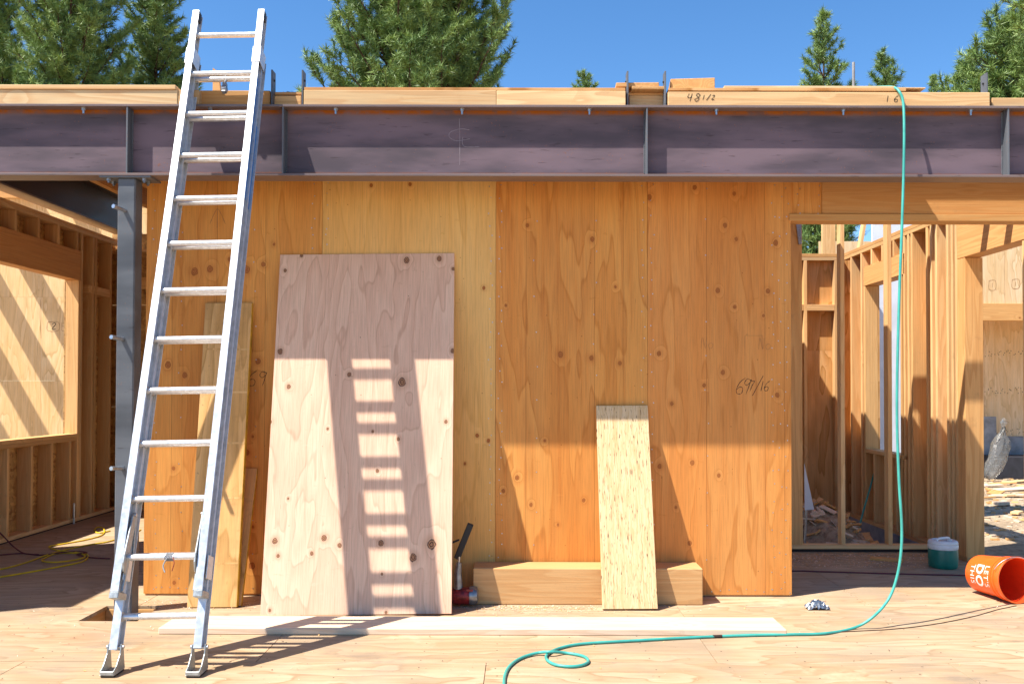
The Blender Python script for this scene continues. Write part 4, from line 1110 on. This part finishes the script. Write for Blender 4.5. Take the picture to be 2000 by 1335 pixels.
cord('extension_cable', 'cord_y', [(-60, 1118), (0, 1111), (50, 1098), (95, 1082), (140, 1070), (180, 1062), (215, 1056), (260, 1040), (275, 1034)], .0068, 'yellow cord running from the left edge to behind the column')
cord('extension_cable', 'cord_y', [(-40, 1131), (0, 1126), (60, 1116), (120, 1105), (160, 1096), (172, 1086), (165, 1081), (140, 1079), (110, 1080), (86, 1090), (84, 1095), (110, 1097), (150, 1092), (166, 1085), (150, 1078), (120, 1075), (100, 1070), (97, 1066), (120, 1062), (165, 1054), (195, 1046), (204, 1038), (200, 1030), (190, 1029), (184, 1036), (195, 1040), (215, 1036)], .0068, 'yellow cord lying in loose loops on the shaded floor', zs=[0] * 10 + [.004, .008] * 3 + [0] * 11)
cord('extension_cable', 'cord_r', [(-20, 1086), (10, 1082), (45, 1080), (80, 1083), (120, 1078), (150, 1076), (170, 1078), (150, 1082), (180, 1088), (215, 1090)], .0055, 'maroon cord tangled with the yellow cord on the floor', zs=[.002, .002, .002, .002, .01, .012, .012, .012, .002, .002])
b = MB(); b.tube(spline([P(-10, 1030, 8.0), P(8, 1048, 7.95), P(28, 1068, 7.9), F(48, 1080, .006), F(75, 1082, .006)], 6), .006, 7)
tag(b.build('hanging_cable', M['cord_r'], None, smooth=60), 'maroon cord hanging down to the floor at the left edge', 'cord')
# second teal hose in the right room
b = MB(); b.tube(spline([P(1712, 905, 9.9), P(1700, 950, 9.6), P(1687, 995, 9.3), P(1676, 1035, 9.0), P(1666, 1058, 8.8)], 6), .010, 8)
tag(b.build('air_hose', M['hose'], None, smooth=60), 'teal hose slanting down behind the partition studs', 'hose')

# white triangular panel and rod behind the partition
b = MB(); Y = 8.35
q = [P(1571, 905, Y), P(1572, 996, Y), P(1590, 994, Y)]
b.prism([(p.x, p.z) for p in q], Y, Y + .008, lambda u, v, w: (u, w, v)); tag(b.build('cut_panel', M['foam'], None), 'white triangular offcut standing beside the corner post', 'panel')
b = MB(); b.tube([P(1575, 996, 8.36), P(1572, 1062, 8.36)], .011, 8); tag(b.build('metal_rod', M['zinc'], None, smooth=40), 'thin metal rod under the white triangular offcut', 'rod')
# flat offcut on the floor
p0 = F(1732, 1094)
tag(plank('plywood_offcut', M['ply2'], None, (p0.x, p0.y, .010), .26, .10, .018, (.9, -.45, 0), (.45, .9, 0), .001), 'small plywood offcut lying on the shaded floor by the partition', 'offcut')

# scraps behind the partition and outside
def scrap(px, py, z, L, Wd, T, rot, tilt, mat, label=None, grp=None):
    c = F(px, py, z); o = plank('wood_scrap', M[mat], None, c + Vector((0, 0, T / 2)), L, Wd, T, (math.cos(rot), math.sin(rot), tilt), (-math.sin(rot), math.cos(rot), 0), .002)
    return tag(o, label, 'wood scrap', grp)
rn = random.Random(21)
# dirt heap behind the partition (one uneven mound)
b = MB(); nu, nv = 26, 16
for i in range(nu + 1):
    for j in range(nv + 1):
        u = i / nu; v = j / nv
        x = 2.55 + u * 1.15; y = 8.25 + v * 1.9
        h = .42 * math.exp(-((u - .35) / .38) ** 2 - ((v - .35) / .4) ** 2) * 1.3 + rn.uniform(-.02, .03)
        b.v.append((x, y, GZ - .03 + h))
for i in range(nu):
    for j in range(nv):
        q = i * (nv + 1) + j; b.f.append((q, q + nv + 1, q + nv + 2, q + 1)); b.m.append(0)
tag(b.build('dirt_mound', bpy.data.materials['dirt'], None, smooth=60), kind='structure')
b = MB()
for k in range(160):
    x = 2.6 + rn.random() * 1.0; y = 8.2 + rn.random() * 1.3
    u = (x - 2.55) / 1.15; v = (y - 8.25) / 1.9
    z = GZ - .03 + .42 * 1.3 * math.exp(-((u - .35) / .38) ** 2 - ((v - .35) / .4) ** 2)
    m = Matrix.Translation((x, y, z + .02)) @ Matrix.Rotation(rn.uniform(0, 6.28), 4, 'Z') @ Matrix.Rotation(rn.uniform(-.7, .7), 4, 'X') @ Matrix.Rotation(rn.uniform(-.5, .5), 4, 'Y')
    a, c, t = rn.uniform(.02, .09), rn.uniform(.012, .04), rn.uniform(.004, .014)
    b.mi = rn.randrange(3); b.box(-a, a, -c, c, -t, t, m)
tag(b.build('scrap_pile', [M['fir'], M['pale'], M['ply2']], None), 'heap of splintered wood scraps behind the partition', 'scraps', kind='stuff')
tag(plank('paper_scrap', M['white'], None, P(1632, 1025, 8.5), .12, .07, .001, (.6, .2, -.6), (0, 1, .3), 0), 'curled white paper scrap on the heap behind the partition', 'paper')
# scraps outside, at the foot of the neighbour house
SL = ['pale scrap just right of the bag foot outside', 'orange brown scrap lying slanted below the plastic bag', 'largest pale scrap farthest right by the membrane bank',
      'wide flat pale scrap in the middle of the outside litter', 'square brown scrap lying at the left of the outside litter', 'long narrow strip at the right edge of the outside litter',
      'thin pale strip crossing the middle of the outside litter', 'small brown stick nearest the opening post', 'scrap at the far right edge near the membrane bank',
      'lone short block on the shaded dirt nearer the bucket', 'small stick nearest the post on the bare dirt', 'lone small pale offcut on the dirt right of the short block']
sp = [(1938, 948, .34, .12, .02, .1, .05), (1960, 944, .4, .1, .025, -.3, .1), (1985, 940, .5, .2, .02, .4, .02), (1976, 955, .5, .24, .015, .0, .06), (1945, 962, .25, .2, .02, .8, .1), (1990, 968, .5, .09, .03, .2, .0), (1967, 968, .45, .1, .025, -.1, .03), (1930, 957, .3, .06, .03, 1.2, .0), (1996, 951, .3, .14, .02, .6, .1), (1955, 985, .2, .12, .04, .3, .02), (1931, 972, .25, .06, .02, .4, 0), (1986, 1002, .22, .1, .03, .8, 0)]
for k, (px, py, L, Wd, T, rot, tilt) in enumerate(sp):
    scrap(px, py, GZ + .02, L, Wd, T, rot, tilt, ('pale', 'fir', 'nailer')[k % 3], SL[k], 'wood scraps outside the right opening')
b = MB()
for k in range(420):
    px = rn.uniform(1915, 2040); py = 935 + 120 * rn.random() ** 2
    c = F(px, py, GZ); s = rn.uniform(.008, .045)
    m = Matrix.Translation(c) @ Matrix.Rotation(rn.uniform(0, 6.28), 4, 'Z') @ Matrix.Rotation(rn.uniform(-.5, .5), 4, 'X')
    b.mi = rn.randrange(3); b.box(-s, s, -s * .5, s * .5, 0, s * rn.uniform(.2, .6), m)
tag(b.build('ground_debris', [M['fir'], M['pale'], bpy.data.materials['dirt']], None), 'chips and clods scattered on the dirt outside', 'debris', kind='stuff')
# dark membrane and grey board, plastic bag against the neighbour house
Y = HY + 1.1
gb = [P(1918, 813, Y), P(1946, 813, Y)]
tag(wbox('grey_panel', M['concrete'], None, gb[0].x, gb[1].x, Y, Y + .03, GZ + .01, gb[0].z, bev=.002), 'grey panel standing beside the plastic bag outside', 'panel')
Y = HY + .55
tag(wbox('dark_trough', M['membrane'], None, P(1940, 900, Y).x, 11.5, Y, Y + .5, GZ + .002, GZ + .42, bev=.01), 'dark low membrane bank under the neighbour house wall', 'membrane')
def bag_mat():
    g = G('clear_plastic'); n = g.noise(g.co(), 9, 4, .6)
    g.b.inputs['Transmission Weight'].default_value = .45
    g.bump(n, 1.0, .03); g.b.inputs['Alpha'].default_value = .62
    return g.done(C('#8d8b86'), .25, 0)
Y = HY + .05
cl = [(1960, 834, .03), (1958, 846, .05), (1957, 856, .12), (1954, 872, .15), (1949, 892, .15), (1941, 912, .14), (1934, 926, .11), (1930, 933, .05)]
b = MB(); pts = [P(px, py, Y + .0) for px, py, r in cl]; b.tube(pts, [r for *_, r in cl], 20)
rn2 = random.Random(4); b.v = [(x + rn2.uniform(-.022, .022), y + rn2.uniform(-.03, .03), z + rn2.uniform(-.018, .018)) for x, y, z in b.v]
b.tube([P(1960, 834, Y), P(1959, 826, Y), P(1964, 820, Y)], [.03, .05, .07], 8, caps=False)
tag(b.build('plastic_bag', bag_mat(), None, smooth=70), 'tied clear plastic bag leaning against the neighbour house', 'bag')
# stack of boards and a grey sheet just outside by the bucket
for k in range(4):
    c = F(1950 + k * 1.5, 1062, GZ); wy = c.y
    tag(plank('stacked_board', M['fir'], None, (4.45 + .03 * k, 7.9, GZ + .012 + k * .026), .9, .3, .024, (1, .25 + .03 * k, 0), (-.25, 1, 0), .002), ['bottom board of the low stack outside behind the bucket', 'second board from below in the stack behind the bucket', 'third board from below in the stack behind the bucket', 'topmost board of the low stack behind the bucket'][k], 'board', 'stacked boards outside behind the bucket')
tag(plank('dark_sheet', M['membrane'], None, (4.55, 7.25, GZ + .16), .6, .5, .01, (.9, .2, .15), (-.2, .9, .1), .002), 'dark grey sheet leaning on the stack behind the bucket', 'sheet')

# sawdust and splinters
rn = random.Random(33)
b = MB()
def flake(x, y, s):
    a = rn.uniform(0, 6.28); c, d = math.cos(a), math.sin(a); w = s * rn.uniform(.15, .5)
    z = .0012 + rn.uniform(0, .004); z2 = z + rn.uniform(0, .006)
    b.add([(x - c * s - d * w, y - d * s + c * w, z), (x + c * s - d * w, y + d * s + c * w, z2), (x + c * s + d * w, y + d * s - c * w, z2), (x - c * s + d * w, y - d * s - c * w, z)], [(0, 1, 2, 3)])
for k in range(1500):
    p = F(1545 + 290 * rn.random() ** 1.3, 1082 + 26 * rn.random() ** 1.6); b.mi = rn.randrange(2); flake(p.x, p.y, rn.uniform(.004, .012))
for k in range(900):
    p = F(900 + rn.gauss(140, 130), 1183 + abs(rn.gauss(0, 7))); b.mi = rn.randrange(2); flake(p.x, p.y, rn.uniform(.002, .007))
for k in range(500):
    p = F(rn.uniform(280, 500), 1172 + rn.uniform(0, 18)); b.mi = rn.randrange(2); flake(p.x, p.y, rn.uniform(.002, .007))
for k in range(260):
    p = F(rn.uniform(0, 2000), rn.uniform(1170, 1335)); b.mi = rn.randrange(3); flake(p.x, p.y, rn.uniform(.002, .008))
tag(b.build('sawdust', [M['pale'], M['fir'], M['ink']], None), 'sawdust and splinters scattered on the floor', 'sawdust', kind='stuff')

# ================================================================== PINES
def needle_mat():
    g = G('pine_needles')
    at = g.n('Attribute'); at.attribute_name = 'tint'; t = at.outputs['Fac']
    n = g.noise(g.co(), .9, 2, .5)
    col = g.mix(t, C('#4c6c32'), C('#a8bc68'))
    col = g.mix(g.rng(n, .35, .65, 0, .5), col, C('#47683a'))
    col = g.mix(g.rng(t, .93, .99, 0, .7), col, C('#9a7a4c'))
    g.b.inputs['Subsurface Weight'].default_value = 0
    return g.done(col, .5, 0, .35)
def bark_mat():
    g = G('pine_bark'); co = g.co()
    n = g.noise(g.vm('MULTIPLY', co, (8, 8, 1.6)), 2, 5, .65)
    g.bump(n, .9, .03)
    return g.done(g.mix(g.rng(n, .35, .65), C('#33261e'), C('#6e5546')), .9, 0, .1)
M['needle'] = needle_mat(); M['bark'] = bark_mat()
def pine(loc, H, crown0, Rmax, label, seed, tuft=.20, step=.42, shape=1.0, nb=6, needles=20, trunk_r=.22, fork=False, dens=1.0, wn=.011, group='pines behind the building', zvis=0.0):
    rn = random.Random(seed); rs = np.random.RandomState(seed)
    t = thing('pine_tree', loc, label, 'tree', group)
    base = Vector(loc)
    wood = MB()
    tops = [(0, 0, 0)] if not fork else [(-.5, 0, 0), (.55, .2, 0)]
    tufts = []   # position, direction
    for fx, fy, _ in tops:
        sway = [Vector((fx * min(1, k / 5) + rn.uniform(-.06, .06), fy * min(1, k / 5) + rn.uniform(-.06, .06), H * k / 12)) for k in range(13)]
        wood.tube(sway, [trunk_r * (1 - k / 12.5) + .012 for k in range(13)], 8)
        def trunk(z):
            f = max(0, min(11.999, z / H * 12)); i = int(f); return sway[i].lerp(sway[i + 1], f - i)
        z = crown0
        az0 = rn.uniform(0, 6.28)
        while z < H - .15:
            u = (z - crown0) / (H - crown0)
            Rz = Rmax * (1 - u) ** shape * (0.55 + .45 * min(1, u * 5 + .3)) + .10
            n_here = max(3, int(nb * (1 - .35 * u) + rn.uniform(-.5, .8)))
            az0 += rn.uniform(.4, 1.0)
            for k in range(n_here):
                az = az0 + 6.283 * k / n_here + rn.uniform(-.35, .35)
                L = Rz * rn.uniform(.68, 1.12)
                el = R(8) + R(34) * u + rn.uniform(-.12, .12)
                p = trunk(z + rn.uniform(-.2, .2) * step); pts = [p.copy()]
                nseg = max(3, int(L / .45) + 1)
                d = Vector((math.cos(az) * math.cos(el), math.sin(az) * math.cos(el), math.sin(el)))
                for q in range(nseg):
                    d = (d + Vector((rn.uniform(-.12, .12), rn.uniform(-.12, .12), .10))).normalized()
                    p = p + d * (L / nseg); pts.append(p.copy())
                wood.tube(pts, [max(.006, (.012 + .018 * L) * (1 - q / (nseg + .5))) for q in range(nseg + 1)], 4, caps=False)
                tufts.append((pts[-1], d.copy()))
                # twigs
                for q in range(1, nseg + 1):
                    if q / nseg < .3 and L > .8: continue
                    for s in (-1, 1):
                        for rep in range(1 if L < .8 else 2):
                            if rn.random() > .85 * dens: continue
                            b0 = pts[q - 1].lerp(pts[q], rn.random())
                            dd = (pts[q] - pts[q - 1]).normalized()
                            side = dd.cross(Vector((0, 0, 1))).normalized() * s
                            td = (dd * rn.uniform(.5, 1) + side * rn.uniform(.5, 1.1) + Vector((0, 0, rn.uniform(-.1, .6)))).normalized()
                            tl = min(.75, L * .33) * rn.uniform(.5, 1.1) * (1.15 - .4 * q / nseg)
                            e = b0 + td * tl
                            wood.tube([b0, e], [.008, .004], 3, caps=False)
                            tufts.append((e, td))
                            if tl > .28: tufts.append((b0.lerp(e, .55), td))
            z += step * rn.uniform(.8, 1.2) * (1 - .45 * u)
        tufts.append((Vector((sway[-1])), Vector((0, 0, 1))))
    wood.build('trunk', M['bark'], t, Matrix.Translation(base), smooth=60)
    tufts = [q for q in tufts if q[0].z + base.z > zvis]
    # needles: narrow triangles fanning round each twig end
    n = len(tufts); Pn = np.array([q[0] for q in tufts]); Dn = np.array([q[1] for q in tufts])
    K = needles
    Pk = np.repeat(Pn, K, 0); Dk = np.repeat(Dn, K, 0)
    rv = rs.normal(size=(n * K, 3)); rv /= np.linalg.norm(rv, axis=1)[:, None]
    dirs = Dk * rs.uniform(.1, 1.0, (n * K, 1)) + rv * .85; dirs[:, 2] += .12
    dirs /= np.linalg.norm(dirs, axis=1)[:, None]
    ln = tuft * rs.uniform(.7, 1.15, (n * K, 1))
    org = Pk - Dk * rs.uniform(0, .16, (n * K, 1)) * (tuft / .2)
    rv2 = np.cross(dirs, rs.normal(size=(n * K, 3))); rv2 /= np.linalg.norm(rv2, axis=1)[:, None]
    w = wn * rs.uniform(.8, 1.3, (n * K, 1))
    verts = np.empty((n * K * 3, 3)); verts[0::3] = org - rv2 * w; verts[1::3] = org + rv2 * w; verts[2::3] = org + dirs * ln
    me = bpy.data.meshes.new('crown'); me.vertices.add(len(verts)); me.vertices.foreach_set('co', verts.ravel())
    nf = n * K; me.loops.add(nf * 3); me.loops.foreach_set('vertex_index', np.arange(nf * 3))
    me.polygons.add(nf); me.polygons.foreach_set('loop_start', np.arange(nf) * 3); me.polygons.foreach_set('loop_total', np.full(nf, 3))
    tint = np.repeat(rs.beta(2.2, 2.2, n), K * 3) * .8 + rs.uniform(0, .2, nf * 3)
    a = me.attributes.new('tint', 'FLOAT', 'POINT'); a.data.foreach_set('value', tint.astype(np.float32))
    me.materials.append(M['needle']); me.update(); me.validate()
    link(bpy.data.objects.new('crown', me), t, Matrix.Translation(base))
    return t
def treeat(px, Y, topy, wpx, basey, label, seed, **kw):
    """px: trunk in the photo; topy: apex; wpx: crown width at photo row basey"""
    x = PXx(px, Y); H = PZ(topy, Y, px) - GZ; zb = PZ(basey, Y, px) - GZ
    shape = kw.get('shape', 1.0)
    c0 = kw.pop('crown0', max(1.5, zb - 1.5))
    half = wpx / 2 * Y / FPX
    u = (zb - c0) / (H - c0)
    Rm = half / ((1 - u) ** shape * (0.55 + .45 * min(1, u * 5 + .3)))
    return pine((x, Y, GZ), H, c0, Rm, label, seed, **kw)
treeat(815, 26, -190, 350, 120, 'big bright pine with a forked trunk rising behind the middle of the beam', 1, crown0=4.0, shape=.42, fork=True, needles=36, nb=6, tuft=.23, step=.42, dens=1.1, trunk_r=.2, zvis=7)
treeat(125, 30, -190, 262, 110, 'dense wide pine at the upper left, left of the ladder', 2, crown0=4.0, shape=.36, needles=32, nb=7, tuft=.24, step=.38, trunk_r=.25, dens=1.1, zvis=8)
treeat(298, 33, -130, 140, 110, 'pine just left of the ladder top', 3, crown0=4.0, shape=.4, needles=32, nb=7, tuft=.24, step=.42, trunk_r=.2, dens=1.1, zvis=8)
treeat(-8, 34, -160, 100, 110, 'dark pine cut by the upper left picture edge', 4, crown0=4.0, shape=.45, needles=30, nb=7, tuft=.24, step=.42, zvis=8, dens=1.1)
treeat(1609, 42, 18, 112, 165, 'tall slim pine standing beside the thin pole at the right', 5, crown0=8.0, shape=.75, needles=26, nb=5, tuft=.30, step=.75, trunk_r=.16, dens=.8, wn=.016, zvis=9)
treeat(1727, 44, 103, 66, 165, 'small bushy pine left of the hose bend', 6, crown0=10.0, shape=.6, needles=26, nb=5, tuft=.3, step=.6, wn=.016, zvis=9, dens=.8)
treeat(1827, 55, 146, 22, 172, 'tiny slender pine tip between the larger right pines', 7, crown0=14, shape=.7, needles=18, nb=5, tuft=.26, step=.5, wn=.018, zvis=12)
treeat(1143, 48, 146, 56, 180, 'small pine top peeking over the beam left of the stacked boards', 8, crown0=14, shape=.6, needles=20, nb=5, tuft=.26, step=.5, wn=.016, zvis=12)
treeat(1996, 24, 40, 230, 168, 'large light green pine at the right edge of the picture', 9, crown0=4.5, shape=.5, needles=34, nb=7, tuft=.24, step=.36, trunk_r=.2, zvis=6, dens=1.1)
treeat(1890, 27, 120, 60, 172, 'low pine just left of the large right edge pine', 10, crown0=6.0, shape=.6, needles=30, nb=6, tuft=.22, step=.4, zvis=6)
treeat(2040, 20, -160, 120, 0, 'pine with one branch dipping into the top right corner', 12, crown0=9.6, shape=.6, needles=24, nb=6, tuft=.22, step=.5, zvis=5)
treeat(1585, 28, 380, 190, 470, 'dark low pine seen in the gap above the back wall', 11, crown0=1.0, shape=.6, needles=26, nb=7, tuft=.24, step=.45)
